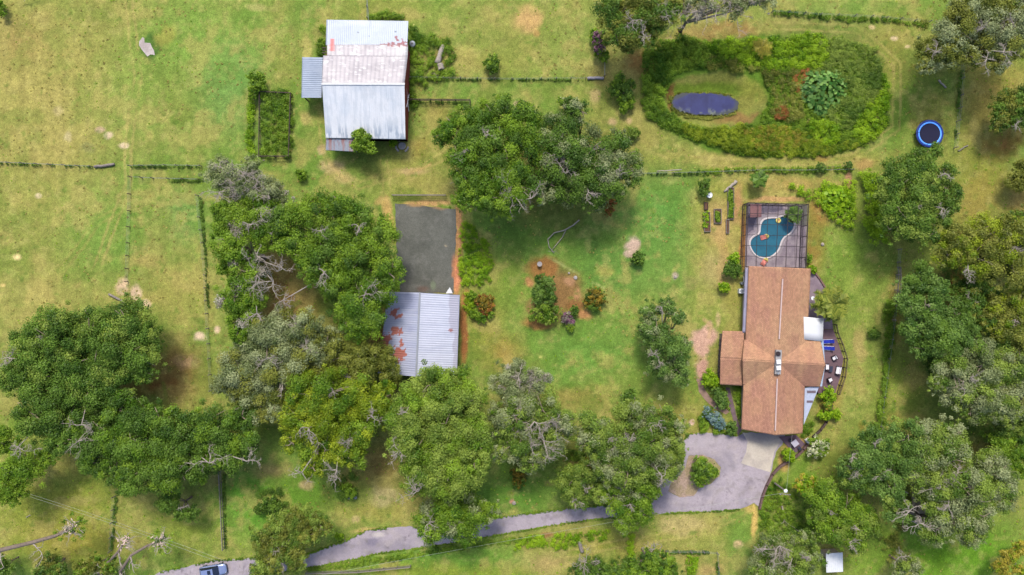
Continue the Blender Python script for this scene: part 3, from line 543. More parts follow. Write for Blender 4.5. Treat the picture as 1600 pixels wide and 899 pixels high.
# ------------------------------------------------------------------ roofs and walls
def panel(name, q, mat, colfn, parent, st=.3, rib=0.0, ribh=.03, thick=.06, along='i', k=None):
    """q: four world corners a,b (ridge side), c,d (eave side): a-b and d-c run along the ridge"""
    a, b, c, d = [np.array(p[:]) for p in q]; Lx = np.linalg.norm(b-a); Ly = np.linalg.norm(d-a)
    if rib:
        s = []; x = 0.0
        while x < Lx-.001: s += [(x, 0), (min(x+rib*.72, Lx), 0), (min(x+rib*.8, Lx), ribh), (min(x+rib*.92, Lx), ribh)]; x += rib
        s.append((Lx, 0)); s = np.array(s)
    else: s = np.stack([np.linspace(0, Lx, max(2, int(Lx/st)+1)), np.zeros(max(2, int(Lx/st)+1))], 1)
    ny_ = max(2, int(Ly/st)+1); tj = np.linspace(0, 1, ny_); si = s[:, 0]/Lx; nx_ = len(si)
    I, J = np.meshgrid(si, tj); Pt = ((a*(1-I[..., None])+b*I[..., None])*(1-J[..., None])+(d*(1-I[..., None])+c*I[..., None])*J[..., None])
    Pt[..., 2] += np.broadcast_to(s[:, 1], I.shape); top = Pt.reshape(-1, 3)
    bot = top.copy(); bot[:, 2] = (Pt-np.array([0, 0, 1])*np.broadcast_to(s[:, 1], I.shape)[..., None]).reshape(-1, 3)[:, 2]-thick
    v = np.vstack([top, bot]); n = len(top)
    ii = (np.arange(ny_-1)[:, None]*nx_+np.arange(nx_-1)[None]).ravel(); f = np.stack([ii, ii+1, ii+nx_+1, ii+nx_], 1)
    side = []
    bd = list(range(nx_))+[j*nx_+nx_-1 for j in range(1, ny_)]+[(ny_-1)*nx_+i for i in range(nx_-2, -1, -1)]+[j*nx_ for j in range(ny_-2, 0, -1)]
    for p, r in zip(bd, bd[1:]+bd[:1]): side.append((p, p+n, r+n, r))
    F = np.vstack([f, f[:, ::-1]+n, np.array(side)])
    nz = np.cross(b-a, d-a)[2]
    if nz < 0: pass
    o = fast_mesh(name, v, F, mat, parent)
    bm = bmesh.new(); bm.from_mesh(o.data); bmesh.ops.recalc_face_normals(bm, faces=bm.faces); uvl = bm.loops.layers.uv.new('UVMap')
    iu = np.tile((I*Lx).ravel(), 2); ju = np.tile((J*Ly).ravel(), 2)
    for fc in bm.faces:
        for l in fc.loops: l[uvl].uv = (iu[l.vert.index], ju[l.vert.index])
    bm.to_mesh(o.data); bm.free()
    uu, vv = px_of(v[:, 0], v[:, 1], v[:, 2]); set_col(o, colfn(v[:, 0], v[:, 1], uu, vv, iu, ju)*(K if k is None else k)); return o
metal_mat = attr_mat('metal_roofing', .5, ((.6, .95, 1.05), (6, .95, 1.05)), spec=.35, metal=.15)
shingle_mat = attr_mat('asphalt_shingle', .95, ((.7, .93, 1.07), (5, .9, 1.1), (20, .82, 1.18)), spec=.1, shingle=True, bump=.25, bumpscale=22)
def walls(t, corners, z1, mat, inset=.35, z0=-.1, gab=None, name='wall'):
    c = [Vector((p.x, p.y)) for p in corners]; ce = sum(c, Vector((0, 0)))/len(c)
    out = []
    for i, p in enumerate(c):
        a = (c[i-1]-p).normalized(); b = (c[(i+1) % len(c)]-p).normalized(); out.append(p+(a+b)*inset)
    for i in range(len(out)):
        a = out[i]; b = out[(i+1) % len(out)]; d = (b-a).normalized()*.06; mb = MB(); nn = Vector((-d.y, d.x)).normalized()*.06
        top = z1; poly = [a+d, b-d]
        vs = []
        ring_ = [(a+d, z0), (b-d, z0), (b-d, top)]+([((a+b)/2, gab[1])] if gab and i in gab[0] else [])+[(a+d, top)]
        m = len(ring_)
        vs = [(p.x+nn.x, p.y+nn.y, z) for p, z in ring_]+[(p.x-nn.x, p.y-nn.y, z) for p, z in ring_]
        mb.add(vs, [tuple(range(m)), tuple(range(m, 2*m))[::-1]]+[(k, m+k, m+(k+1) % m, (k+1) % m) for k in range(m)])
        mb.build(name, mat, t)
    return out
def opening(t, a, b, f, w_, h_, zb, name, mat, frame=white_paint, side=1):
    """a window or door standing proud of the wall line a-b at fraction f"""
    p = a+(b-a)*f; d = (b-a).normalized(); n = Vector((d.y, -d.x))*side; rz = math.atan2(d.y, d.x)
    mb = MB(); c = p+n*.09; z = zb+h_/2
    for s in (-1, 1):
        q = c+d*(s*(w_/2+.04)); mb.box((q.x, q.y, z), (.08, .1, h_+.16), rz); mb.box((c.x, c.y, z+s*(h_/2+.04)), (w_, .1, .08), rz)
    fr = mb.build('door_frame' if name == 'door' else 'window', frame, t)
    mb = MB(); q = p+n*.075; mb.box((q.x, q.y, z), (w_, .04, h_), rz); mb.build('door_leaf' if name == 'door' else 'pane', mat, fr)

# ---- barn
bn = P(570, 130)
barn = thing('barn', 'large red barn with pale ribbed metal roofs, rusty along the seams', 'barn', (bn.x, bn.y, 0))
rust = (152, 70, 74)
def barn_north(x, y, u, v, i, j):
    c = base(x, (200, 208, 218)); n = fbm(x, y, .5, 3); c = mixc(c, (170, 182, 200), sstep(.4, .7, fbm(x*.3, y, 2, 5))*.5)
    c = mixc(c, (206, 214, 224), ((u > 550)*(v < 80))*.25)
    m = ((v > 69-(n-.4)*22*sstep(590, 625, u)) & (u > 594)) | (np.hypot(u-618.5, v-59) < 2.5+3*(n-.5)) | (np.hypot(u-621, v-63) < 2)
    c = mixc(c, rust, m*.85); m2 = (np.hypot(u-618, v-49.5) < 1.6) | (np.hypot(u-559, v-51) < 1.4) | (np.hypot(u-577, v-57) < .8); c = mixc(c, (80, 90, 110), m2*.7)
    return mixc(c, (222, 110, 104), ((u > 517) & (u < 522.5) & (v > 61))*.85)
def barn_mid(x, y, u, v, i, j):
    n = fbm(x, y, 2.5, 7); m = fbm(x, y, .6, 9); c = base(x, (190, 184, 188)); c = mixc(c, (168, 162, 168), sstep(.4, .62, n)*.7); c = mixc(c, (212, 208, 208), sstep(.55, .7, m)*.6)
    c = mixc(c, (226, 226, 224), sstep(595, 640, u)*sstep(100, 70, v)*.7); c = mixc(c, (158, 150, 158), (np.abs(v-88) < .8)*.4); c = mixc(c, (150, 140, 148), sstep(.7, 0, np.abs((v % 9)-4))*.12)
    c = mixc(c, (234, 234, 234), (sstep(.66, .74, fbm(x, y, .35, 13))*.7)); c = mixc(c, rust, ((v < 74) & (u > 605) & (m > .42))*.8)
    return mixc(c, (226, 108, 104), ((u > 517) & (u < 522.5) & (v < 80))*.8)
def barn_south(x, y, u, v, i, j):
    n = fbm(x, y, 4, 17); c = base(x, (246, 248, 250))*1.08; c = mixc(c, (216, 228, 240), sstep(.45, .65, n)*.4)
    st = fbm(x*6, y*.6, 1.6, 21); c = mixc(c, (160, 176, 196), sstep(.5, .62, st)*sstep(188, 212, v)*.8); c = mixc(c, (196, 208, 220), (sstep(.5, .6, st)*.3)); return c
def barn_rust(x, y, u, v, i, j):
    c = base(x, (184, 190, 200)); st = fbm(x*5, y*.4, 1.4, 25); c = mixc(c, (158, 74, 70), sstep(.47, .56, st)*sstep(236, 218, v+(st-.5)*30)*.9); return mixc(c, (196, 128, 104), sstep(.55, .62, st)*.5)
zr, ze = 6.3, 4.0
panel('roof', (P(510, 31, 3.3), P(638, 33, 3.3), P(636.5, 71, 3.9), P(509, 71, 3.9)), metal_mat, barn_north, barn, .1, .32, .016)
panel('roof', (P(632, 131, zr), P(503, 130, zr), P(505, 87, 4.7), P(637, 88, 4.7)), metal_mat, barn_mid, barn, .12, .7, .02)
panel('roof', (P(637, 88.3, 4.66), P(511, 87.3, 4.66), P(511, 70, 4.05), P(637.5, 70, 4.05)), metal_mat, barn_mid, barn, .12, .7, .02)
panel('roof', (P(503, 131.4, zr), P(632, 131.6, zr), P(633.5, 218, ze), P(509, 216, ze)), metal_mat, barn_south, barn, .12, .32, .014)
panel('roof', (P(509, 216.5, ze-.25), P(558, 217.5, ze-.25), P(558, 237.5, 3.3), P(509, 235, 3.3)), metal_mat, barn_rust, barn, .08, .3)
panel('roof', (P(505, 90, 3.6), P(502.5, 153, 3.6), P(471, 153, 3.1), P(472, 89.5, 3.1)), metal_mat, lambda x, y, u, v, i, j: mixc(base(x, (176, 188, 206)), (158, 172, 192), sstep(.45, .7, fbm(x, y, 2, 6))*.5), barn, .2, .32)
mb = MB(); a, b = P(502.5, 131.2, zr+.05), P(632.5, 131.4, zr+.05); mb.bar(a, b, .35, .06); mb.build('ridge_cap', plain('cap', C(232, 232, 230), .5), barn)
mb = MB()
for p in (P(474, 91, 3.1), P(474, 151, 3.1), P(474, 121, 3.1)): mb = MB(); mb.box((p.x, p.y, 1.5), (.15, .15, 3.05)); mb.build('post', wood_dark, barn)
mb = MB(); A, B, Cc, D = P(509+7, 71, 0), P(636-4, 71, 0), P(632-1, 214, 0), P(509+6, 214, 0)
A = P(512, 72, 4.0); B = P(635, 72, 4.0); Cc = P(631, 213, 4.0); D = P(511, 213, 4.0)
for poly, nm in (([(A, 0), (A, 3.95), ((A+D)/2*1.0, 6.15), (D, 3.75), (D, 0)], 'wall'), ([(B, 0), (B, 3.95), ((B+Cc)/2, 6.15), (Cc, 3.75), (Cc, 0)], 'wall'), ([(A, 0), (B, 0), (B, 3.75), (A, 3.75)], 'wall'), ([(D, 0), (Cc, 0), (Cc, 3.7), (D, 3.7)], 'wall')):
    mb = MB(); pts = [(p.x, p.y, z) for p, z in poly]; m = len(pts)
    off = Vector((.1, 0, 0)) if abs(pts[0][0]-pts[-1][0]) < 1 else Vector((0, .1, 0))
    mb.add([Vector(p)-off*.5 for p in pts]+[Vector(p)+off*.5 for p in pts], [tuple(range(m)), tuple(range(m, 2*m))[::-1]]+[(k, m+k, m+(k+1) % m, (k+1) % m) for k in range(m)])
    mb.build(nm, redwall, barn)
e = P(631.4, 150, 4.0); mb = MB(); mb.box((e.x+.12, e.y, 1.5), (.08, 3.2, 3.0)); dr = mb.build('barn_door', plain('door_red', C(120, 50, 44), .9), barn)
mb = MB(); mb.bar((e.x+.2, e.y-1.6, .1), (e.x+.2, e.y+1.6, 2.9), .12, .06); mb.bar((e.x+.27, e.y+1.6, .1), (e.x+.27, e.y-1.6, 2.9), .12, .06); mb.build('cross_brace', white_paint, dr)
mb = MB()
for v in (34, 52): 
    for uu_ in (513, 634): p = P(uu_, v+2, 3.2); mb = MB(); mb.box((p.x, p.y, 1.6), (.14, .14, 3.2)); mb.build('post', wood_dark, barn)
mb = MB(); 
for v in (75, 79, 83): p = P(507, v, 4.2); mb = MB(); mb.box((p.x, p.y, 4.2), (.7, .14, .12)); mb.build('rafter_end', wood_dark, barn)

# ---- workshop beside the gravel pad
ws = P(660, 522); shop = thing('workshop', 'pale ribbed metal workshop with rust blotches beside the dark gravel pad', 'workshop', (ws.x, ws.y, 0))
def shop_w(x, y, u, v, i, j):
    n = fbm(x, y, .9, 41); c = base(x, (190, 196, 220)); c = mixc(c, (168, 174, 204), sstep(.4, .7, fbm(x, y, 3, 42))*.5); c = mixc(c, (206, 210, 226), sstep(.5, .7, fbm(x*.4, y*4, 2, 44))*.5)
    wu = (n-.5)*22; wv = (fbm(x, y, .7, 48)-.5)*22
    for cu, cv, ru, rv in ((615, 488, 7, 7), (625, 496, 6, 5), (616, 515, 9, 8), (605, 528, 8, 8), (626, 532, 4, 6), (623, 555, 12, 10), (598, 545, 10, 12), (628, 550, 6, 3)): c = mixc(c, (190, 106, 80), (np.hypot((u+wu-cu)/ru, (v+wv-cv)/rv) < 1)*.92)
    return c
def shop_e(x, y, u, v, i, j):
    c = base(x, (214, 218, 234)); c = mixc(c, (198, 204, 222), sstep(.45, .65, fbm(x*.4, y*4, 2, 45))*.6)
    e = 703+6*(v > 520)+(fbm(x, y*1.0, 1.5, 46)-.5)*8; c = mixc(c, (184, 182, 196), sstep(-1, 1, u-e)*.8); return mixc(c, (170, 96, 84), (np.hypot((u-704)/3.5, (v-516.5)/2.4) < 1+.5*(fbm(x, y, .3)-.5))*.8)
panel('roof', (P(656, 457.5, 4.7), P(650, 588.5, 4.7), P(590, 583, 3.4), P(606, 456, 3.4)), metal_mat, shop_w, shop, .12, .38, .016)
panel('roof', (P(651, 588.5, 4.7), P(656.5, 457.5, 4.7), P(718.5, 461, 3.4), P(714, 590, 3.4)), metal_mat, shop_e, shop, .12, .38, .016)
mb = MB(); mb.bar(P(656, 457, 4.78), P(650, 589, 4.78), .3, .05); mb.build('ridge_cap', metal_grey, shop)
wl = [P(609, 458, 3.3), P(716.5, 463, 3.3), P(711.5, 587, 3.3), P(594, 583, 3.3)]
wo = walls(shop, [p for p in wl], 3.2, plain('shop_wall', C(132, 66, 48), .9, var=.25, scale=1), .15, gab=((0, 2), 4.5))
opening(shop, wo[1], wo[2], .35, 3.0, 2.6, 0, 'door', metal_grey, side=-1); opening(shop, wo[1], wo[2], .75, 1.0, 1.0, 1.2, 'window', glass_dark, side=-1)
mb = MB(); p = P(702, 455.5, 2.2); mb.box((p.x, p.y, 1.1), (.6, .5, 2.2)); mb.add([(p.x-.6, p.y-.35, 2.25), (p.x+.6, p.y-.35, 2.25), (p.x+.1, p.y+.7, 2.35), (p.x-.6, p.y-.35, 2.2), (p.x+.6, p.y-.35, 2.2), (p.x+.1, p.y+.7, 2.3)], [(0, 1, 2), (5, 4, 3), (0, 3, 4, 1), (1, 4, 5, 2), (2, 5, 3, 0)]); mb.build('entry_hood', white_paint, shop)

# ---- house
hc = P(1212, 545); house = thing('house', 'long ranch house with tan shingle roof, cross gable and pale ridge vents', 'house', (hc.x, hc.y, 0))
def hcol(tone=0):
    def f(x, y, u, v, i, j):
        c = base(x, (204, 154, 122)); c = mixc(c, (212, 170, 130), sstep(.4, .7, fbm(x, y, 5, 61))*.7); c = mixc(c, (190, 138, 118), sstep(.5, .7, fbm(x, y*.5, 1.6, 63))*.5)
        c = mixc(c, (182, 132, 114), sstep(.5, .66, fbm(x*4, y*.5, 3, 67))*.4); return c
    return f
ZE, ZR = 2.9, 4.6
def RZ(u, v): return P(u, v, ZR)
nr, sr = RZ(1223.5, 418), RZ(1211.5, 680.5)
panel('roof', (nr, sr, P(1158.5, 671, ZE), P(1170, 416, ZE)), shingle_mat, hcol(), house, .25, thick=.14)
panel('roof', (sr, nr, P(1267, 420, ZE), P(1254, 677.5, ZE)), shingle_mat, hcol(), house, .25, thick=.14)
# cross gable, both sides of the ridge
cw, ce_, cm = RZ(1160, 562)+Vector((0, 0, .06)), RZ(1289.5, 570)+Vector((0, 0, .06)), RZ(1216, 566)
panel('roof', (ce_, cw, P(1163, 531, ZE+.05), P(1282.5, 532.5, ZE)), shingle_mat, hcol(), house, .25, thick=.1)
panel('roof', (cw, ce_, P(1281, 605, ZE), P(1161, 602, ZE+.05)), shingle_mat, hcol(), house, .25, thick=.1)
for a, b in (((1223, 436), (1217.5, 530)), ((1214.5, 592), (1211.3, 673))):
    mb = MB(); mb.bar(P(*a, ZR+.12), P(*b, ZR+.12), .22, .08); mb.build('ridge_vent', plain('vent_pale', C(216, 188, 180), .7), house)
mb = MB(); c0 = P(1216, 566, ZR+.3); mb.box((c0.x, c0.y, ZR+.15), (.95, 4.0, .55), math.radians(-2.6)); ch = mb.build('chimney', plain('chimney_base', C(176, 172, 170), .6), house)
for v_, s_ in ((565.5, .62), (575, .62)):
    p = P(1216.3, v_, ZR+.7); mb = MB(); mb.box((p.x, p.y, ZR+.62), (s_, s_, .35), .1); mb.box((p.x, p.y, ZR+.82), (s_+.1, s_+.1, .06), .1); mb.build('chimney_cap', white_paint, ch)
mb = MB(); p = P(1216, 553, ZR+.6); mb.cyl((p.x, p.y, ZR+.42), .38, .2, 16); 
for k in range(3): mb.box((p.x, p.y+.0-.25+k*.25, ZR+.66), (.8, .05, .06))
mb.build('fan_housing', metal_dark, ch)
mb = MB(); p = P(1215.5, 583.5, ZR+.5); mb.cyl((p.x, p.y, ZR+.42), .2, .25, 12); mb.build('flue', metal_grey, ch)
wh = [P(1167, 417, ZE), P(1265, 421, ZE), P(1252, 676, ZE), P(1161, 670, ZE)]
wo = walls(house, wh, ZE-.08, stucco, .45, gab=((0, 2), 4.3))
for f in (.12, .25, .38): opening(house, wo[1], wo[2], f, 1.5, 1.2, .9, 'window', glass_dark, side=-1)
opening(house, wo[1], wo[2], .9, 1.2, 1.1, 1, 'window', glass_dark, side=-1); opening(house, wo[3], wo[0], .75, 1.4, 1.2, .9, 'window', glass_dark, side=-1); opening(house, wo[3], wo[0], .9, 1.4, 1.2, .9, 'window', glass_dark, side=-1)
opening(house, wo[2], wo[3], .3, 4.8, 2.2, 0, 'door', white_paint, side=-1); opening(house, wo[0], wo[1], .5, 2.6, 2.1, 0, 'door', glass_dark, side=-1)
we = [P(1262, 536, ZE), P(1279, 536, ZE), P(1285, 570, ZE), P(1278, 601, ZE), P(1258, 601, ZE)]
mb = MB(); mb.prism([(p.x, p.y) for p in we][::-1], -.1, ZE-.1); mb.prism([(p.x, p.y) for p in (P(1262, 562, ZE), P(1284, 562, ZE), P(1284, 578, ZE), P(1262, 578, ZE))][::-1], ZE-.1, ZE+.9); mb.build('wall', stucco, house)
# north-west pale gutter awning, annex gable, white flat roof, glazed lean-to
panel('awning', (P(1169.5, 419, 2.75), P(1165, 520, 2.75), P(1160, 520, 2.55), P(1164.5, 419, 2.55)), metal_mat, lambda x, y, u, v, i, j: mixc(base(x, (176, 172, 194)), (146, 140, 164), sstep(.4, .6, fbm(x*4, y, 1.5))*.6), house, .3)
ZA, ZAR = 2.5, 3.3
panel('roof', (P(1162, 561, ZAR), P(1125.5, 560, ZAR), P(1129, 517, ZA), P(1163, 518, ZA)), shingle_mat, hcol(), house, .25, thick=.12)
panel('roof', (P(1125.5, 560, ZAR), P(1162, 561, ZAR), P(1160.5, 603, ZA), P(1125, 601, ZA)), shingle_mat, hcol(), house, .25, thick=.12)
wa = [P(1134, 521, 2.4), P(1160, 521, 2.4), P(1158, 599, 2.4), P(1131, 598, 2.4)]; walls(house, wa, 2.4, plain('annex_wall', C(122, 96, 92), .9), .1, gab=((3,), 3.1))
panel('flat_roof', (P(1253.5, 495, 3.2), P(1287, 498, 3.2), P(1285.5, 534, 3.1), P(1252, 530, 3.1)), plain('flat_white', C(244, 246, 248), .7, var=.02), lambda x, y, u, v, i, j: base(x, (240, 240, 240)), house, 1.0, thick=.2)
mb = MB(); 
for p in (P(1285, 500, 3.0), P(1284, 531, 3.0)): mb = MB(); mb.box((p.x, p.y, 1.5), (.14, .14, 3.0)); mb.build('post', white_paint, house)
mb = MB(); mb.add([P(1286.2, 530, 2.7), P(1289.5, 570, 2.7), P(1284.5, 604, 2.7), P(1280.5, 604, 2.72), P(1282, 534, 2.72)], [(0, 1, 2, 3, 4)]); n0 = list(mb.v); mb.add([(x, y, z-.08) for x, y, z in n0], [(4, 3, 2, 1, 0)]); mb.add([], [(-10, -9, -4, -5)]) if False else None
mb.build('awning', plain('awning_blue', C(186, 204, 226), .5), house)
lp = [P(1257.5, 606.5, 2.6), P(1281, 602, 2.6), P(1256, 664, 2.6)]
mb = MB(); mb.prism([(p.x, p.y) for p in lp][::-1], 2.5, 2.58); lt = mb.build('lean_to_roof', plain('leanto_blue', C(196, 204, 224), .4), house)
for (u0, v0, u1, v1) in ((1261, 610.5, 1274.5, 614.5), (1260.5, 626, 1270, 629.5)):
    a, b = P(u0, v0, 2.6), P(u1, v1, 2.6); mb = MB(); mb.box(((a.x+b.x)/2, (a.y+b.y)/2, 2.61), (b.x-a.x, a.y-b.y, .05)); mb.build('skylight', plain('skylight', C(126, 112, 120), .2), lt)
mb = MB(); 
for p in (P(1278, 605, 2.5), P(1264, 640, 2.5)): mb = MB(); mb.box((p.x, p.y, 1.25), (.12, .12, 2.5)); mb.build('post', white_paint, house)

# entry fence of slats by the annex
def fence(name, label, pts, spacing=2.4, h=1.2, kind='wire', mat=None, group='paddock fences', lift=0, rails=3, cat='fence', t=.10):
    mat = mat or wood_old; W_ = [P(u, v, 0) for u, v in pts]; c = sum(W_, Vector())/len(W_); th = thing(name, label, cat, (c.x, c.y, 0), 0, group)
    pos = []
    for a, b in zip(W_, W_[1:]):
        n = max(1, round((b-a).length/spacing)); pos += [a+(b-a)*k/n for k in range(n)]
    pos.append(W_[-1])
    for p in pos:
        mb = MB(); q = random.uniform(-.03, .03); mb.tube([(p.x, p.y, -.15), (p.x+q, p.y, h+random.uniform(0, .12))], t*.75 if kind != 'slat' else t*.6, 6); mb.build('post', mat, th)
    for k in range(rails):
        z = h*(k+.6)/rails; mb = MB()
        if kind == 'wire': mb.tube([(p.x, p.y+.0, z) for p in pos], .012, 4)
        else:
            for a, b in zip(pos, pos[1:]): mb.bar((a.x, a.y, z), (b.x, b.y, z), .05, .14)
        mb.build('wire' if kind == 'wire' else 'rail', metal_grey if kind == 'wire' else mat, th)
    if kind == 'rail':
        mb = MB()
        for a, b in zip(pos, pos[1:]): mb.bar((a.x, a.y, h+.04), (b.x, b.y, h+.04), .09, .03)
        mb.build('top_rail', mat, th)
    return th
fence('slat_fence', 'purplish slat fence along the west side of the house annex', [(1124.5, 522), (1122.5, 555), (1121, 588)], 1.0, 2.0, 'rail', plain('fence_purple', C(122, 108, 118), .9), 'garden fences', rails=5)

# ---- deck, patio, edging
deckc = lambda c1, c2: (lambda x, y, u, v: mixc(mixc(base(x, c1), c2, sstep(.4, .6, fbm(x*.3, y*6, 1.5, 71))*.5), (90, 76, 80), (np.abs(((y*1.0) % .28)-.14) < .02)*.5))
deckm = attr_mat('deck_boards', .85, ((1, .93, 1.07), (9, .92, 1.08)), bump=.2)
dk = surface('deck', [(1280, 516), (1302, 515), (1309, 534), (1318, 560), (1313, 590), (1305, 614), (1296, 628), (1276, 612), (1276, 600)], .55, deckc((132, 106, 112), (116, 94, 100)), deckm, .14, 0, thick=.6)
tag(dk, 'purple brown timber deck with chairs along the east side of the house', 'deck'); dk.name = 'deck'; del dk['kind']
pt = surface('patio', [(1264, 424), (1271, 424), (1288, 446), (1300, 500), (1302, 514.6), (1258, 514.6)], .12, lambda x, y, u, v: mixc(base(x, (164, 146, 156)), (140, 122, 136), sstep(.4, .65, fbm(x, y, 1.5, 5))*.7), pave, .3, 0, thick=.2); tag(pt, 'grey concrete patio under the palm east of the house', 'patio'); del pt['kind']
def edging(name, label, pts, z, w_, mat, cat, z0=-.1):
    mb = MB()
    for a, b in zip(pts, pts[1:]):
        a_, b_ = P(*a), P(*b); d = (b_-a_).normalized()*w_*.3; mb.bar((a_.x-d.x, a_.y-d.y, (z+z0)/2), (b_.x+d.x, b_.y+d.y, (z+z0)/2), w_, z-z0)
    return tag(mb.build(name, mat), label, cat)
fence('deck_railing', 'dark timber railing curving round the outer edge of the deck', [(1301.5, 507), (1304, 520), (1311, 537), (1318.5, 560), (1315, 588), (1306, 615)], 1.3, 1.45, 'rail', wood_dark, 'garden fences', rails=2)
edging('retaining_edge', 'thin purple brick edging beside the patio beneath the palm', [(1272, 426), (1280, 436), (1290, 452)], .35, .25, plain('edge', C(140, 108, 104), .9), 'edging')
edging('retaining_wall', 'low brown retaining wall curving from the driveway corner to the patio table', [(1186, 794), (1190, 776), (1197, 758), (1206, 741), (1218, 728), (1232, 719), (1244, 712), (1254, 702), (1262, 692)], .55, .32, plain('wall_brick', C(122, 96, 92), .9, var=.2, scale=4), 'wall')
edging('garden_edging', 'curved brown timber edging past the yellow-flowered shrubs southeast of the house', [(1270, 682), (1281, 672), (1290, 660), (1295, 648), (1300, 626)], .45, .3, wood_dark, 'edging')
sp = surface('corner_patio', [(1217, 683), (1244, 680), (1258, 694), (1244, 708), (1232, 699)], .14, lambda x, y, u, v: base(x, (122, 100, 112)), deckm, .3, 0, thick=.25); tag(sp, 'small dark brick patio at the southeast corner of the house', 'patio'); del sp['kind']
path = surface('mulch_path', [(1088, 592), (1096, 590), (1100, 606), (1110, 622), (1124, 632), (1140, 644), (1134, 648), (1118, 640), (1104, 628), (1092, 612)], .012, lambda x, y, u, v: mixc(base(x, (176, 146, 130)), (150, 124, 104), sstep(.4, .6, fbm(x, y, .8))*.6), pave, .3, .7)
path2 = surface('brick_path', [(1133, 606), (1140, 606), (1146, 630), (1152, 655), (1159, 672), (1153, 682), (1147, 660), (1138, 632)], .016, lambda x, y, u, v: mixc(base(x, (140, 118, 122)), (112, 94, 98), sstep(.4, .6, fbm(x, y, .8))*.6), pave, .3, .4)

# ---- swimming pool under its screen cage
poolp = [(1188, 366), (1188, 357), (1190, 349), (1195, 344), (1206, 342.5), (1213, 343), (1222, 339), (1231, 341), (1238, 349), (1238, 357), (1232, 366), (1223, 371), (1219, 378), (1216, 389), (1209, 397), (1199, 402), (1188, 401), (1179, 395), (1173.5, 384), (1174, 375), (1180, 369)]
poolp = [(1205.5+(u-1205.5)*1.09, 370.5+(v-370.5)*1.07) for u, v in poolp]
def smooth(pl, k=2):
    for _ in range(k):
        q = []
        for i in range(len(pl)):
            a = pl[i]; b = pl[(i+1) % len(pl)]; q += [(a[0]*.75+b[0]*.25, a[1]*.75+b[1]*.25), (a[0]*.25+b[0]*.75, a[1]*.25+b[1]*.75)]
        pl = q
    return pl
pl_s = smooth(poolp)
def pcol(x, y, u, v):
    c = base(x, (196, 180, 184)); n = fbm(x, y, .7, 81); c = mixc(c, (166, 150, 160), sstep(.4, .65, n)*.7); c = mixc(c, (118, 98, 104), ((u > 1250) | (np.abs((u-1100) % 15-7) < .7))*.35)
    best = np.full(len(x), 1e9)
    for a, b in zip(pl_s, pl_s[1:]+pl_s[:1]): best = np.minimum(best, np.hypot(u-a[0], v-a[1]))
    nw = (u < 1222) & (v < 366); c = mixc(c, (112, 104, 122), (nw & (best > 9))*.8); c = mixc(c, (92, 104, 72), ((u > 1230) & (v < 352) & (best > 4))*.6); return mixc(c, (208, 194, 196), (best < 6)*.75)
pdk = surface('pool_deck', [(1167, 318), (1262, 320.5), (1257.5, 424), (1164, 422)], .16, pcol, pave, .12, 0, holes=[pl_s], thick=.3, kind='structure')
pc = P(1205, 370); pool = thing('swimming_pool', 'curvy blue swimming pool with two floats inside the screen cage', 'pool', (pc.x, pc.y, 0))
mb = MB(); pw = [P(u, v, 0) for u, v in pl_s]; n = len(pw)
mb.add([(p.x, p.y, .15) for p in pw]+[(p.x, p.y, -1.5) for p in pw], [(k, (k+1) % n, n+(k+1) % n, n+k) for k in range(n)]+[tuple(range(n, 2*n))]); mb.build('basin', plain('pool_plaster', C(120, 176, 190), .6, var=.08), pool)
wm2, n_, o_ = newmat('pool_water'); g_ = nd(n_, 'ShaderNodeBsdfPrincipled'); g_.inputs['Roughness'].default_value = .06; g_.inputs['IOR'].default_value = 1.33
r_ = nd(n_, 'ShaderNodeRGB'); r_.outputs[0].default_value = C(66, 142, 168, .6); f_, t_ = noise_fac(n_, .6, .85, 1.15); n_.links.new(mulcol(n_, r_.outputs[0], f_), g_.inputs['Base Color'])
tr_ = nd(n_, 'ShaderNodeBsdfTransparent'); tr_.inputs[0].default_value = (.35, .75, .82, 1); ms_ = nd(n_, 'ShaderNodeMixShader'); ms_.inputs[0].default_value = .72
f2_, t2_ = noise_fac(n_, 4, 0, 1); bp_ = nd(n_, 'ShaderNodeBump'); bp_.inputs['Strength'].default_value = .2; bp_.inputs['Distance'].default_value = .05; n_.links.new(t2_.outputs['Fac'], bp_.inputs['Height']); n_.links.new(bp_.outputs[0], g_.inputs['Normal'])
n_.links.new(tr_.outputs[0], ms_.inputs[1]); n_.links.new(g_.outputs[0], ms_.inputs[2]); n_.links.new(ms_.outputs[0], o_.inputs[0])
mb = MB(); mb.add([(p.x, p.y, .09) for p in pw], [tuple(range(n))]); mb.build('water', wm2, pool)
mb = MB(); mb.tube([(p.x, p.y, .18) for p in pw], .16, 6, closed=True); mb.build('coping', plain('coping', C(236, 224, 220, .7), .8), pool)
scr, n_, o_ = newmat('insect_screen'); d_ = nd(n_, 'ShaderNodeBsdfDiffuse'); d_.inputs[0].default_value = C(64, 60, 70); t_ = nd(n_, 'ShaderNodeBsdfTransparent'); m_ = nd(n_, 'ShaderNodeMixShader'); m_.inputs[0].default_value = .15
n_.links.new(t_.outputs[0], m_.inputs[1]); n_.links.new(d_.outputs[0], m_.inputs[2]); n_.links.new(m_.outputs[0], o_.inputs[0])
cc_ = P(1214, 368); cage = thing('pool_cage', 'dark framed screen enclosure over the pool at the north end of the house', 'screen enclosure', (cc_.x, cc_.y, 0))
ZC = 2.9
def cg(s, t, z=ZC):
    a, b, c, d = P(1169, 317, z), P(1263.5, 319.5, z), P(1259, 419, z), P(1165.5, 417, z); return (a*(1-s)+b*s)*(1-t)+(d*(1-s)+c*s)*t
NS, NT = 6, 6
for k in range(NS+1):
    mb = MB(); mb.bar(cg(k/NS, 0), cg(k/NS, 1), .075 if 0 < k < NS else .12); mb.build('roof_beam', metal_dark, cage)
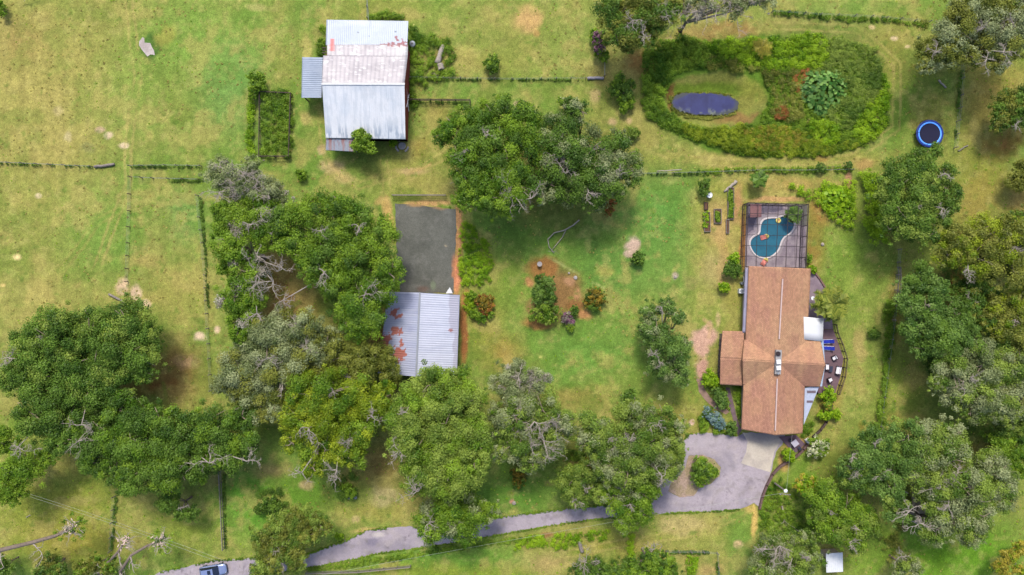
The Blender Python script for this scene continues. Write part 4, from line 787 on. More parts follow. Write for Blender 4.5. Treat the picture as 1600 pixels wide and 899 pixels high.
for k in range(NT+1):
    mb = MB(); mb.bar(cg(0, k/NT, ZC-.11), cg(1, k/NT, ZC-.11), .075 if 0 < k < NT else .12); mb.build('roof_beam', metal_dark, cage)
def foot(s, t): p = cg(s, t); return Vector((p.x, p.y, .17))
for k in range(NS+1):
    for t in (0, ):
        mb = MB(); mb.bar(foot(k/NS, t), cg(k/NS, t), .08); mb.build('post', metal_dark, cage)
for k in range(1, NT+1):
    for s in (0, 1): mb = MB(); mb.bar(foot(s, k/NT), cg(s, k/NT), .08); mb.build('post', metal_dark, cage)
for (a, b) in (((0, 0), (1, 0)), ((0, 0), (0, 1)), ((1, 0), (1, 1))):
    mb = MB(); mb.bar(foot(*a)+Vector((0, 0, .9)), foot(*b)+Vector((0, 0, .9)), .06); mb.bar(foot(*a)+Vector((0, 0, .04)), foot(*b)+Vector((0, 0, .04)), .1); mb.build('chair_rail', metal_dark, cage)
    mb = MB(); mb.add([foot(*a), foot(*b), cg(*b), cg(*a)], [(0, 1, 2, 3)]); mb.build('side_screen', scr, cage)
mb = MB(); mb.add([cg(.0, .0, ZC-.05), cg(1, 0, ZC-.05), cg(1, 1, ZC-.05), cg(0, 1, ZC-.05)], [(0, 1, 2, 3)]); mb.build('roof_screen', scr, cage)
# things inside the cage
c1 = P(1181, 329.5, 2.3); sh = thing('spa_shelter', 'small terracotta roofed shelter in the northwest corner of the pool cage', 'shelter', (c1.x, c1.y, 0))
mb = MB(); mb.box((c1.x, c1.y, 2.25), (1.9, 2.2, .12)); mb.build('roof', plain('terracotta', C(150, 106, 104, .6), .8), sh)
for sx in (-1, 1):
    for sy in (-1, 1): mb = MB(); mb.box((c1.x+sx*.8, c1.y+sy*.95, 1.2), (.1, .1, 2.05)); mb.build('post', wood_dark, sh)
pc = plain('float_pink', C(240, 150, 136, .7), .5, var=.03); yc = plain('float_yellow', C(244, 226, 120, .7), .5, var=.03)
def raft(u, v, z, rz, label):
    p = P(u, v, z); t = thing('pool_float', label, 'pool float', (p.x, p.y, z), rz, 'pool floats')
    mb = MB()
    for k in range(5): mb.tube([(-.2+.14*k*0-.55, -.32+.16*k, .08), (.25, -.32+.16*k, .08)], .085, 8)
    mb.build('mattress', pc, t, local=True, smooth=True); mb = MB(); mb.tube([(.3, -.4, .1), (.42, 0, .16), (.3, .4, .1)], [.12, .2, .12], 10); mb.tube([(.5, -.3, .1), (.62, 0, .12), (.5, .3, .1)], [.1, .17, .1], 10); mb.build('pillow', yc, t, local=True, smooth=True)
raft(1194.5, 370.5, .1, .3, 'pink and yellow float drifting in the middle of the pool'); raft(1194.5, 409, .2, .95, 'pink and yellow float lying on the deck at the south end of the pool')
p = P(1215.8, 345, .05); t = thing('pool_ring', 'round yellow swim ring by the north edge of the pool', 'swim ring', (p.x, p.y, .12)); mb = MB(); mb.ring((0, 0, .05), .33, .14, 24, 8); mb.build('ring', yc, t, local=True, smooth=True); mb = MB(); mb.cyl((0, 0, .04), .2, .03); mb.build('floor', plain('float_orange', C(236, 170, 120, .7), .5), t, local=True)

def lounge_chair():
    t = thing('sun_lounger', 'x', 'sun lounger'); bl_ = plain('fabric_blue', C(30, 46, 150, .8), .9, var=.1); wf = white_paint
    mb = MB(); mb.box((.25, 0, .32), (1.3, .6, .09)); mb.build('seat', bl_, t, local=True, bevel=.02)
    mb = MB(); mb.box((-.62, 0, .55), (.7, .6, .09), 0, Matrix.Rotation(math.radians(42), 3, 'Y')); mb.build('backrest', bl_, t, local=True, bevel=.02)
    mb = MB(); [mb.bar((-.9, s*.33, .27), (.95, s*.33, .27), .05) for s in (-1, 1)]; mb.build('frame', wf, t, local=True)
    for x in (-.6, .75):
        for s in (-1, 1): mb = MB(); mb.bar((x, s*.33, 0), (x, s*.33, .27), .05); mb.build('leg', wf, t, local=True)
    return t
def armchair(name, w_, cat):
    t = thing(name, 'x', cat); wk = plain('wicker_dark', C(74, 58, 64), .8, var=.2, scale=12); cu = plain('cushion_white', C(236, 232, 236, .62), .9, var=.04)
    mb = MB(); mb.box((0, 0, .2), (.74, w_, .24)); mb.build('base', wk, t, local=True, bevel=.015)
    mb = MB(); mb.box((.06, 0, .38), (.6, w_-.2, .12)); mb.build('seat_cushion', cu, t, local=True, bevel=.04)
    mb = MB(); mb.box((-.33, 0, .5), (.12, w_, .5), 0, Matrix.Rotation(math.radians(-12), 3, 'Y')); mb.build('backrest', wk, t, local=True, bevel=.02)
    mb = MB(); mb.box((-.24, 0, .58), (.14, w_-.2, .36), 0, Matrix.Rotation(math.radians(-12), 3, 'Y')); mb.build('back_cushion', cu, t, local=True, bevel=.04)
    for s in (-1, 1):
        mb = MB(); mb.box((0, s*(w_/2-.05), .44), (.7, .1, .3)); mb.build('armrest', wk, t, local=True, bevel=.02)
    for x in (-.3, .3):
        for s in (-1, 1): mb = MB(); mb.box((x, s*(w_/2-.08), .05), (.06, .06, .1)); mb.build('leg', wk, t, local=True)
    return t
zt = .555
def on(u, v, rz, z=zt): p = P(u, v, z+.4); return (p.x, p.y, z, rz)
replicate(lounge_chair(), [on(1294, 534, PI+.05), on(1294.5, 544.5, PI-.05)], ['blue sun lounger on the deck, the one closer to the white flat roof', 'blue sun lounger on the deck, the one closer to the white armchairs'], 'sun loungers on the deck')
replicate(armchair('patio_armchair', .8, 'armchair'), [on(1304, 559.5, PI*1.15), on(1297, 594, .45)], ['white cushioned armchair nearest the blue loungers on the deck', 'white cushioned armchair at the south end of the deck seating'], 'deck armchairs')
replicate(armchair('patio_sofa', 1.45, 'sofa'), [on(1310, 579, PI-.2)], ['larger white cushioned sofa by the outer deck railing']); replicate(armchair('patio_loveseat', 1.1, 'loveseat'), [on(1292, 573.5, 0)], ['narrow white cushioned loveseat tucked under the house eave'])
p = P(1298.5, 577, zt+.4); t = thing('coffee_table', 'small dark table between the white deck seats', 'table', (p.x, p.y, zt), -.15)
dg = plain('table_dark', C(66, 68, 86), .4); mb = MB(); mb.box((0, 0, .4), (.55, 1.0, .05)); mb.build('tabletop', dg, t, local=True, bevel=.01)
for x in (-.22, .22):
    for y in (-.42, .42): mb = MB(); mb.box((x, y, .19), (.05, .05, .38)); mb.build('leg', dg, t, local=True)
p = P(1242.5, 693, .9); t = thing('patio_table', 'square pale topped table on the dark corner patio', 'table', (p.x, p.y, .15), .65); mb = MB(); mb.box((0, 0, .72), (1.05, 1.05, .05)); mb.build('tabletop', plain('pale_top', C(206, 200, 214), .4), t, local=True, bevel=.01)
for x in (-.42, .42):
    for y in (-.42, .42): mb = MB(); mb.box((x, y, .35), (.06, .06, .7)); mb.build('leg', metal_dark, t, local=True)
ch_ = None
def simple_chair(name):
    t = thing(name, 'x', 'chair'); mb = MB(); mb.box((0, 0, .44), (.46, .46, .05)); mb.build('seat', dg, t, local=True, bevel=.01); mb = MB(); mb.box((-.22, 0, .7), (.05, .46, .5)); mb.build('backrest', dg, t, local=True, bevel=.01)
    for x in (-.2, .2):
        for y in (-.2, .2): mb = MB(); mb.box((x, y, .21), (.04, .04, .42)); mb.build('leg', dg, t, local=True)
    return t
replicate(simple_chair('patio_chair'), [on(1235, 688, -.5, .15), on(1249, 700, PI-.9, .15)], ['dark chair at the patio table on the house side', 'dark chair at the patio table on the garden wall side'], 'corner patio chairs')
p = P(1264, 689.5, .9); t = thing('storage_bin', 'white lidded bin at the outer corner of the brick patio', 'bin', (p.x, p.y, 0), .5); mb = MB(); mb.box((0, 0, .4), (.7, .55, .8)); mb.build('bin_body', white_paint, t, local=True, bevel=.03); mb = MB(); mb.box((0, 0, .84), (.76, .6, .08)); mb.build('lid', white_paint, t, local=True, bevel=.03)
p = P(1159, 455, .9); t = thing('air_conditioner', 'white air conditioner unit against the west wall of the house', 'air conditioner', (p.x, p.y, 0)); mb = MB(); mb.box((0, 0, .45), (.8, .8, .9)); mb.build('housing', white_paint, t, local=True, bevel=.03); mb = MB(); mb.cyl((0, 0, .9), .3, .03, 20); mb.build('fan_grille', metal_grey, t, local=True)
p = P(1160, 443, .6); t = thing('pool_pump', 'small grey pump unit just above the white air conditioner', 'pump', (p.x, p.y, 0)); mb = MB(); mb.cyl((0, 0, 0), .28, .6, 16, .22); mb.build('tank', metal_grey, t, local=True); mb = MB(); mb.tube([(0, 0, .5), (.3, .5, .4), (.3, 1.2, .2)], .05, 6); mb.build('pipe', white_paint, t, local=True)
p = P(1262, 466, 1.6); t = thing('satellite_dish', 'small pale dish mounted at the east eave behind the palm', 'dish', (p.x+.4, p.y, 0)); mb = MB(); mb.tube([(0, 0, 0), (0, 0, 2.6)], .04, 6); mb.build('mast', metal_grey, t, local=True); mb = MB(); mb.cyl((0, 0, 2.6), .12, .14, 16, .32); mb.build('reflector', white_paint, t, local=True)

# garden west of the pool
def raised_bed(w_, l_, mat):
    t = thing('raised_bed', 'x', 'garden bed'); mb = MB(); q = .07
    for s in (-1, 1): mb.box((s*w_/2, 0, .18), (q, l_, .4)); mb.box((0, s*(l_/2-.05), .185), (w_-q, q, .4))
    mb.build('frame', mat, t, local=True); mb = MB(); mb.box((0, 0, .12), (w_-.14, l_-.14, .28)); mb.build('soil_fill', soil, t, local=True); return t
b1 = raised_bed(1.2, 2.5, wood_old); replicate(b1, [P(1121.5, 338, .3)[:2]+(0, 0)], ['raised timber bed with leafy greens, west of the pool cage'])
leaf_cloud('greens', np.array([P(1121.5+random.uniform(-3, 3), 338+random.uniform(-8, 8), .42)[:] for _ in range(30)]), np.full(30, .22), rng.random(30), M['fresh'], b1, L=.16)
b2 = raised_bed(.45, 2.4, wood_old); replicate(b2, [P(1137, 354, .3)[:2]+(0, 0)], ['narrow weathered planting trough east of the raised timber bed'])
b3 = raised_bed(.6, 1.3, wood_dark); replicate(b3, [P(1103.5, 322, .3)[:2]+(0, 0)], ['small dark planter box below the white tub in the garden'])
b4 = raised_bed(1.0, 3.4, wood_old); replicate(b4, [P(1105, 347, .3)[:2]+(0, .02)], ['long low bed edged with faded boards at the west of the garden'])
leaf_cloud('greens', np.array([P(1103+random.uniform(-4, 4), 347+random.uniform(-18, 8), .3)[:] for _ in range(34)]), np.full(34, .2), rng.random(34), M['bright'], b4, L=.16)
b5 = raised_bed(1.0, 5.5, wood_old); replicate(b5, [P(1142, 318, .3)[:2]+(0, 0)], ['long overgrown garden bed north of the narrow trough'])
leaf_cloud('greens', np.array([P(1142+random.uniform(-3, 3), 318+random.uniform(-22, 22), .35)[:] for _ in range(70)]), np.full(70, .24), rng.random(70), M['fresh'], b5, L=.18)
p = P(1109, 305, .8); t = thing('water_tub', 'white plastic tub standing in the vegetable garden', 'tub', (p.x, p.y, 0)); mb = MB(); mb.cyl((0, 0, 0), .36, .75, 18, .45); mb.build('tub_body', white_paint, t, local=True, smooth=False); mb = MB(); mb.ring((0, 0, .76), .45, .05, 20, 6); mb.build('rim', white_paint, t, local=True)
def log(name, label, a, b, r, mat, cat='log', z=.0, bumps=True, group=None, r2=None):
    A_, B_ = P(*a), P(*b); c = (A_+B_)/2; t = thing(name, label, cat, (c.x, c.y, 0), 0, group); d = B_-A_; pts = []; n = 6
    for k in range(n+1): pts.append(A_+d*k/n+Vector((random.gauss(0, .04), random.gauss(0, .05), r*.85+z)))
    rr = r2 or r; mb = MB(); mb.tube(pts, [(r+(rr-r)*k/n)*random.uniform(.92, 1.08) for k in range(n+1)], 10); mb.build('log_body', mat, t, smooth=True); mb = MB()
    for q, s in ((pts[0], -1), (pts[-1], 1)):
        dd = d.normalized()*s; mb.tube([q, q+dd*.03], r*.8 if s < 0 else rr*.8, 10)
    mb.build('cut_end', barkpale, t); return t
log('pale_log', 'pale round pipe lying at the end of the field fence', (918, 123), (943, 123), .26, plain('pipe_pale', C(176, 170, 178), .8), 'pipe')
log('fallen_log', 'grey weathered log in the west pasture fence gap', (149, 261), (180, 257), .24, wood_old)
log('timber_ramp', 'long grey board lying beside the bare sandy patches', (171, 459), (199, 475), .2, wood_old); 
log('fallen_log', 'long grey log in the weeds east of the barn', (692, 72), (684, 100), .42, barkpale, r2=.5); log('log_section', 'short thick log chunk below the long log east of the barn', (688, 102), (690, 111), .55, barkpale)
log('log_section', 'darker log chunk half hidden in weeds east of the barn', (677, 115), (684, 121), .35, bark)
log('fallen_log', 'stripped trunk lying diagonally north of the garden beds', (1131, 300), (1150, 284), .16, barkpale, r2=.3)
log('fallen_log', 'straight grey trunk lying along the lane fence at the bottom', (905, 845), (909, 862), .32, wood_old); log('fallen_log', 'short dark stump leaning in brush near the bottom paddock', (1004, 856), (1010, 868), .3, bark)
log('plank', 'thin pale plank lying on the fence line left of the pond trees', (1025, 269), (1063, 267), .09, barkpale, 'plank', .9); log('plank', 'short bleached limb lying below the top right oak', (1466, 126), (1477, 138), .14, barkpale)
log('fallen_log', 'small bleached limb on the tan ground right of the trampoline', (1496, 236), (1512, 228), .1, wood_old)
# garden ring with blocks
p = P(628, 228, .3); t = thing('fire_ring', 'round concrete fire pit circled by curved blocks near the barn', 'fire pit', (p.x, p.y, 0)); mb = MB(); mb.ring((0, 0, .2), .5, .16, 24, 8); mb.cyl((0, 0, 0), .5, .25); mb.build('pit', concrete, t, local=True)
for a0 in (1.2, 3.2, 5.2):
    mb = MB(); mb.tube([(1.05*math.cos(a0+k*.16), 1.05*math.sin(a0+k*.16), .18) for k in range(7)], .17, 8); mb.build('bench_block', concrete, t, local=True)
p = P(843, 413, .3); t = thing('bird_bath', 'round grey bird bath at the edge of the mulch bed', 'bird bath', (p.x, p.y, 0)); mb = MB(); mb.cyl((0, 0, 0), .22, .6, 14, .12); mb.build('pedestal', concrete, t, local=True); mb = MB(); mb.cyl((0, 0, .6), .2, .16, 20, .42); mb.ring((0, 0, .76), .4, .04, 20, 6); mb.build('bowl', concrete, t, local=True)
p = P(691, 69, .9); p = P(644, 68, 1.2); t = thing('water_tank', 'grey round water tank at the northeast corner of the barn', 'tank', (p.x, p.y, 0)); mb = MB(); mb.cyl((0, 0, 0), .5, 1.1, 20); mb.cyl((0, 0, 1.1), .5, .18, 20, .15); mb.build('tank_body', metal_grey, t, local=True); mb = MB(); mb.cyl((0, 0, 1.28), .14, .06, 12); mb.build('lid', metal_dark, t, local=True)
# stones
def rock(name, label, u, v, r, mat=concrete, cat='stone', group=None, z=0):
    bm = bmesh.new(); bmesh.ops.create_icosphere(bm, subdivisions=2, radius=r)
    for q in bm.verts: q.co *= random.uniform(.85, 1.12); q.co.z *= .6
    me = bpy.data.meshes.new(name); bm.to_mesh(me); bm.free(); me.materials.append(mat); o = link(bpy.data.objects.new(name, me)); p = P(u, v); o.location = (p.x, p.y, z+r*.3); return tag(o, label, cat, group)
rock('boulder', 'pale grey stone in the mulch bed behind the croton bush', 899, 434, .35); rock('boulder', 'white stone pale against the mulch bed north end', 889, 427, .22, barkpale)
rock('boulder', 'pale stone lying in the lawn right of the round shrub', 1055, 433, .3, barkpale); rock('boulder', 'pale stone in the lawn east of the pool cage', 1285, 382, .3, barkpale); rock('boulder', 'white rock beside the lane under the small oak', 803, 786, .35, barkpale)

# trampoline
p = P(1453, 209, .9); t = thing('trampoline', 'round trampoline with blue ring pad and black mat', 'trampoline', (p.x, p.y, 0)); bluep = plain('pad_blue', C(90, 160, 255, .9), .4, var=.06)
mb = MB(); mb.cyl((0, 0, .86), 1.75, .02, 40); mb.build('mat', plain('mat_black', C(26, 26, 62), .8), t, local=True)
mb = MB(); mb.ring((0, 0, .9), 1.88, .13, 48, 8, .3); mb.build('ring_pad', bluep, t, local=True, smooth=True); mb = MB(); mb.ring((0, 0, .86), 2.16, .2, 48, 8, .3); mb.build('outer_skirt', plain('pad_navy', C(24, 56, 140, .7), .5), t, local=True, smooth=True)
mb = MB(); mb.ring((0, 0, .82), 2.25, .05, 48, 6); mb.build('frame', metal_dark, t, local=True)
for k in range(6):
    a = k*PI/3; c, s = math.cos(a), math.sin(a); mb = MB(); mb.tube([(2.1*c, 2.1*s, .8), (2.25*c, 2.25*s, .05)], .04, 6); mb.build('leg', metal_dark, t, local=True); mb = MB(); mb.tube([(2.42*c, 2.42*s, 0), (2.42*c, 2.42*s, 2.4)], .035, 6); mb.build('net_pole', metal_dark, t, local=True)
mb = MB(); n = 36; mb.add([(2.4*math.cos(2*PI*k/n), 2.4*math.sin(2*PI*k/n), .9) for k in range(n)]+[(2.4*math.cos(2*PI*k/n), 2.4*math.sin(2*PI*k/n), 2.4) for k in range(n)], [(k, (k+1) % n, n+(k+1) % n, n+k) for k in range(n)]); mb.build('safety_net', scr, t, local=True)

# ---- the car on the lane
def car(u, v, rz):
    p = P(u, v, 1.2); t = thing('parked_car', 'blue grey estate car on the lane at the bottom left edge', 'car', (p.x, p.y, .03), rz)
    paint = plain('car_paint', C(136, 150, 188, .75), .25, metal=.4, var=.03, spec=.6); gl = plain('car_glass', C(26, 34, 58), .05, var=.0, spec=.8); tyre = plain('tyre', C(34, 34, 36), .9); blk = plain('car_trim', C(30, 28, 48), .5)
    st = [(-2.3, .62, .45, .72), (-2.22, .8, .32, .92), (-1.9, .88, .28, 1.0), (-1.0, .92, .26, 1.02), (0, .93, .26, 1.0), (.9, .92, .26, .98), (1.5, .9, .28, .93), (2.0, .84, .3, .84), (2.22, .7, .36, .72), (2.3, .5, .45, .6)]
    def loft(sts, nm, mat, sm=True, prof=None):
        mb = MB(); vs = []; fs = []
        for x, w_, z0, z1 in sts:
            for yy, zz in ((-.82, 0), (-1, .3), (-1, .72), (-.9, .95), (-.6, 1.0), (.6, 1.0), (.9, .95), (1, .72), (1, .3), (.82, 0)): vs.append((x, yy*w_, z0+(z1-z0)*zz))
        m = 10
        for i in range(len(sts)-1):
            for k in range(m): fs.append((i*m+k, i*m+(k+1) % m, (i+1)*m+(k+1) % m, (i+1)*m+k))
        fs += [tuple(range(m)), tuple(range((len(sts)-1)*m, len(sts)*m))]
        mb.add(vs, fs); return mb.build(nm, mat, t, local=True, smooth=sm)
    loft(st, 'body', paint)
    mb = MB(); low = [(-2.05, .76), (1.05, .8)]; vs = [(-2.1, -.8, .98), (1.15, -.82, .95), (1.15, .82, .95), (-2.1, .8, .98), (-1.75, -.62, 1.48), (.3, -.64, 1.5), (.3, .64, 1.5), (-1.75, .62, 1.48)]
    mb.add(vs, [(0, 1, 2, 3), (4, 5, 6, 7), (0, 1, 5, 4), (1, 2, 6, 5), (2, 3, 7, 6), (3, 0, 4, 7)]); mb.build('windows', gl, t, local=True, bevel=.05)
    mb = MB(); mb.box((-.72, 0, 1.52), (2.0, 1.22, .06)); rf = mb.build('roof', paint, t, local=True, bevel=.02)
    mb = MB(); mb.box((-.35, 0, 1.56), (.55, .7, .02)); mb.build('sunroof', gl, rf, local=True)
    for s in (-1, 1):
        mb = MB(); mb.bar((-1.6, s*.6, 1.6), (.2, s*.6, 1.6), .05); mb.build('roof_rail', blk, rf, local=True)
        mb = MB(); mb.box((.85, s*1.0, 1.05), (.2, .2, .14)); mb.build('wing_mirror', paint, t, local=True, bevel=.03)
        mb = MB(); mb.box((2.08, s*.6, .7), (.2, .32, .14)); mb.build('headlight', plain('lamp_glass', C(220, 224, 232), .1), t, local=True, bevel=.03)
        mb = MB(); mb.box((-2.22, s*.62, .8), (.14, .28, .16)); mb.build('tail_light', plain('lamp_red', C(160, 30, 30), .2), t, local=True, bevel=.03)
        for x in (-1.4, 1.4):
            mb = MB(); mb.tube([(x, s*.76, .33), (x, s*.95, .33)], .33, 20); wl_ = mb.build('wheel', tyre, t, local=True); mb = MB(); mb.tube([(x, s*.94, .33), (x, s*.965, .33)], .2, 14); mb.build('rim', metal_grey, wl_, local=True)
    for x in (-2.28, 2.27):
        mb = MB(); mb.box((x, 0, .45), (.12, 1.45, .2)); mb.build('bumper', blk, t, local=True, bevel=.03)
car(331, 893.5, math.radians(9))

# ---- pump house at the lower right
p = P(1304, 882, 2.4); t = thing('garden_shed', 'small shed with white metal roof under the oaks at the bottom right', 'shed', (p.x, p.y, 0), .05)
mb = MB(); mb.box((0, .4, 1.15), (2.3, 2.6, 2.3)); mb.build('wall', stucco, t, local=True); mb = MB(); mb.box((0, .3, 2.38), (2.8, 3.3, .1), 0, Matrix.Rotation(.06, 3, 'X'))
for k in range(8): mb.box((-1.2+k*.34, .3, 2.45), (.05, 3.3, .04), 0, Matrix.Rotation(.06, 3, 'X'))
mb.build('roof', white_paint, t, local=True); mb = MB(); mb.box((-1.17, .4, 1.0), (.05, .9, 2.0)); mb.build('door', wood_dark, t, local=True)

# ---- yard light pole and overhead lines
p = P(1228, 768, 5.2); pole = thing('light_pole', 'tall wooden pole with white lamp and crossarm beside the driveway corner', 'pole', (p.x, p.y, 0))
mb = MB(); mb.tube([(p.x, p.y, -.2), (p.x, p.y, 5.1)], [.16, .12], 10); mb.build('pole_shaft', wood_old, pole)
mb = MB(); mb.bar((p.x-.9, p.y-.5, 4.8), (p.x+.9, p.y-.7, 4.8), .12); mb.build('crossarm', wood_old, pole)
for s in (-.8, 0.0, .8):
    mb = MB(); mb.cyl((p.x+s, p.y-.6, 4.86), .07, .16, 8); mb.build('insulator', metal_grey, pole)
mb = MB(); mb.cyl((p.x, p.y+.05, 5.0), .2, .15, 18, .32); mb.cyl((p.x, p.y+.05, 5.15), .32, .12, 18, .1); mb.build('lamp_head', white_paint, pole)
wirem = plain('cable', C(196, 200, 190), .6)
def line(label, a, za, b, zb, sag=.6, r=.013):
    A_, B_ = P(*a, za), P(*b, zb); pts = [A_.lerp(B_, k/16)-Vector((0, 0, sag*4*(k/16)*(1-k/16))) for k in range(17)]; mb = MB(); mb.tube(pts, r, 4); tag(mb.build('overhead_cable', wirem), label, 'cable', 'overhead cables')
line('overhead cable running from the light pole to the lower left along the lane', (1226, 770), 4.9, (470, 905), 6.5); line('short overhead cable from the light pole to the southeast corner of the house', (1229, 766), 4.9, (1238, 678), 3.2, .1)
line('upper of two overhead cables crossing the lower left field', (20, 764), 7, (350, 876), 6.5, .5); line('lower of two overhead cables crossing the lower left field', (20, 768), 7, (346, 880), 6.5, .5)
line('overhead cable running north from the barn roof to the top edge', (576, 34), 4.2, (573, -10), 6, .1, .03)

# ---- fences
F = fence
F('field_fence', 'faint wire fence along the left edge west of the fallen log', [(-5, 254), (60, 257), (145, 261)]); F('field_fence', 'wire fence from the log gap towards the grey oak', [(205, 260), (260, 259), (315, 260)])
F('paddock_fence', 'brown post and wire fence along the top and left of the long paddock', [(312, 281), (240, 279), (205, 277), (204, 330), (202, 380), (200, 440)], 2.5, 1.1, 'wire', plain('post_brown', C(120, 104, 84), .9), rails=3)
F('paddock_fence', 'wire fence with leaning posts on the right of the long paddock', [(310, 306), (313, 340), (318, 380), (322, 430), (325, 490), (329, 560), (331, 610)], 2.6)
F('yard_fence', 'wire fence running north from the barn to the top edge', [(574, -5), (575, 30)]); F('yard_fence', 'wire fence across the field right of the barn', [(642, 123), (720, 124), (800, 125), (915, 124)], 2.6)
F('corral_fence', 'dark rail fence making a corner just right of the barn', [(640, 158), (690, 158.5), (735, 159), (734, 190)], 2.2, 1.3, 'rail', wood_dark, rails=3); F('yard_fence', 'wire fence beside the purple bush north of the big oaks', [(945, 70), (944, 120)])
F('pond_fence', 'wire fence south of the pond, overgrown with weeds', [(1002, 272), (1100, 270), (1180, 267), (1260, 267), (1330, 266)], 2.6); F('hedge_fence', 'wire fence along the overgrown strip at the top right', [(1205, 20), (1280, 25), (1360, 28), (1450, 36)], 2.8)
F('boundary_fence', 'wire fence running down to the right of the trampoline', [(1502, 98), (1499, 150), (1494, 190), (1490, 232)], 2.6); F('boundary_fence', 'wire fence down the weedy strip on the east lawn', [(1403, 390), (1400, 430), (1394, 500), (1386, 560), (1378, 620), (1372, 665)], 2.8)
F('field_fence', 'wire fence in the lower left field below the dark oak', [(181, 775), (178, 815), (175, 860)], 2.4); F('field_fence', 'tall-posted fence at the left of the green lower field', [(346, 735), (349, 790), (352, 856)], 2.0, 1.3, 'rail', rails=2)
F('lane_fence', 'rail fence below the lane at the bottom left of the centre', [(480, 893), (560, 891), (600, 887), (642, 883)], 2.6, 1.1, 'rail', rails=2); F('lane_fence', 'corner fence in the lower paddock right of the brush', [(1040, 860), (1098, 860), (1120, 863), (1122, 905)], 2.4)
F('pipe_gate', 'thin grey pipe gate at the north end of the gravel pad', [(614, 306), (660, 306), (697, 306)], 4.0, 1.2, 'rail', wood_old, rails=3, t=.06, cat='gate'); F('garden_fence', 'old picket fence of the overgrown pen left of the barn', [(409, 146), (457, 148), (454, 246), (408, 246), (409, 146)], 2.4, 1.2, 'rail', wood_dark, 'garden fences', rails=2)
F('garden_fence', 'crooked grey fence posts on the east lawn beside the dark green trees', [(1402, 418), (1403, 440), (1400, 470)], 1.4, 1.1, 'rail', wood_old, 'garden fences', rails=2)

# ------------------------------------------------------------------ ground growth
def strip(pts, w_):
    L_, R_ = [], []
    for i, p in enumerate(pts):
        a = Vector(pts[max(i-1, 0)]); b = Vector(pts[min(i+1, len(pts)-1)]); d = (b-a).normalized(); n = Vector((-d.y, d.x))*w_; L_.append((p[0]+n.x, p[1]+n.y)); R_.append((p[0]-n.x, p[1]-n.y))
    return L_+R_[::-1]
gc = ground_cover
gc('pond_scrub', 'yellow green scrub along the north bank of the pond hollow', [[(1100, 68), (1150, 66), (1200, 60), (1260, 54), (1290, 60), (1292, 90), (1280, 108), (1240, 106), (1210, 112), (1180, 104), (1110, 84)]], 'bright', .7, .5, 1.1, .28)
gc('pond_scrub', 'dark green scrub at the west end of the pond hollow', [[(1003, 90), (1030, 62), (1060, 58), (1100, 70), (1112, 96), (1080, 108), (1048, 122), (1038, 145), (1040, 170), (1062, 190), (1066, 206), (1040, 200), (1010, 185), (1002, 150)]], 'fresh', .7, .55, 1.1, .3)
gc('pond_reeds', 'blue green reeds in the east half of the pond hollow', [[(1285, 62), (1330, 64), (1366, 76), (1378, 110), (1374, 150), (1350, 170), (1330, 200), (1310, 205), (1296, 185), (1280, 180), (1270, 120), (1282, 100)]], 'mid', .6, .42, 1.2, .24)
gc('pond_scrub', 'fresh green scrub along the east rim of the pond hollow', [[(1376, 110), (1386, 140), (1388, 190), (1366, 220), (1340, 226), (1330, 200), (1352, 168), (1370, 150)], [(1260, 190), (1300, 190), (1316, 215), (1300, 228), (1270, 220)]], 'bright', .8, .5, 1.1, .28)
gc('pond_grass', 'tall yellowish grass along the south bank of the pond hollow', [[(1062, 192), (1110, 202), (1160, 198), (1210, 198), (1262, 205), (1300, 226), (1350, 222), (1320, 236), (1260, 246), (1200, 246), (1150, 240), (1100, 224), (1066, 208)]], 'yellow', .75, .4, 1.2, .22)
gc('pond_grass', 'dry golden grass at the south side of the pond hollow', [[(1160, 204), (1200, 198), (1245, 204), (1262, 226), (1220, 238), (1180, 232)]], 'gold', .8, .35, 1.0, .22)
gc('pond_scrub', 'mixed green scrub in the middle of the pond hollow', [[(1190, 112), (1245, 108), (1262, 130), (1250, 170), (1270, 196), (1235, 190), (1205, 182), (1210, 150), (1195, 130)], [(1070, 96), (1110, 90), (1150, 96), (1185, 108), (1160, 118), (1120, 110), (1085, 112)]], 'olive', .6, .45, .8, .26)
gc('pond_grass', 'low mixed green carpet between the taller scrub of the pond hollow', [[(1006, 80), (1040, 60), (1120, 66), (1200, 58), (1280, 54), (1360, 74), (1386, 130), (1388, 195), (1350, 230), (1260, 246), (1160, 244), (1080, 220), (1010, 188), (1040, 180), (1110, 204), (1190, 190), (1204, 150), (1190, 112), (1120, 104), (1060, 112), (1036, 150), (1004, 150)]], 'fresh', .3, .34, 1.2, .24)
gc('pond_scrub', 'rusty brown scrub left of the big leaves in the hollow', [[(1240, 118), (1262, 108), (1266, 130), (1248, 144), (1236, 136)], [(1206, 176), (1224, 166), (1232, 182), (1214, 188)]], 'rust', .6, .4, .8, .24)
gc('barn_weeds', 'thick weeds growing against the east side of the barn', [[(640, 38), (656, 50), (680, 56), (704, 66), (711, 90), (708, 120), (680, 128), (660, 132), (640, 134)], [(640, 140), (650, 142), (652, 170), (640, 172)], [(576, 22), (612, 20), (636, 30), (576, 31)], [(500, 40), (508, 36), (508, 88), (498, 84)]], 'fresh', .7, .5, .9, .28)
gc('pen_weeds', 'rank weeds filling the old pen left of the barn', [[(409, 140), (458, 144), (456, 244), (410, 247)]], 'fresh', .7, .48, 1.15, .28)
gc('pen_weeds', 'bright climbing weeds on the narrow strip left of the pen', [strip([(398, 140), (393, 180), (392, 225), (396, 244)], 4)], 'bright', .7, .4, 1.1, .26)
gc('pad_weeds', 'bright weed bank along the east side of the gravel pad', [[(718, 346), (740, 352), (762, 380), (772, 410), (768, 440), (740, 448), (716, 444), (717, 400)], [(722, 456), (738, 458), (742, 500), (724, 480)]], 'bright', .5, .42, .9, .26)
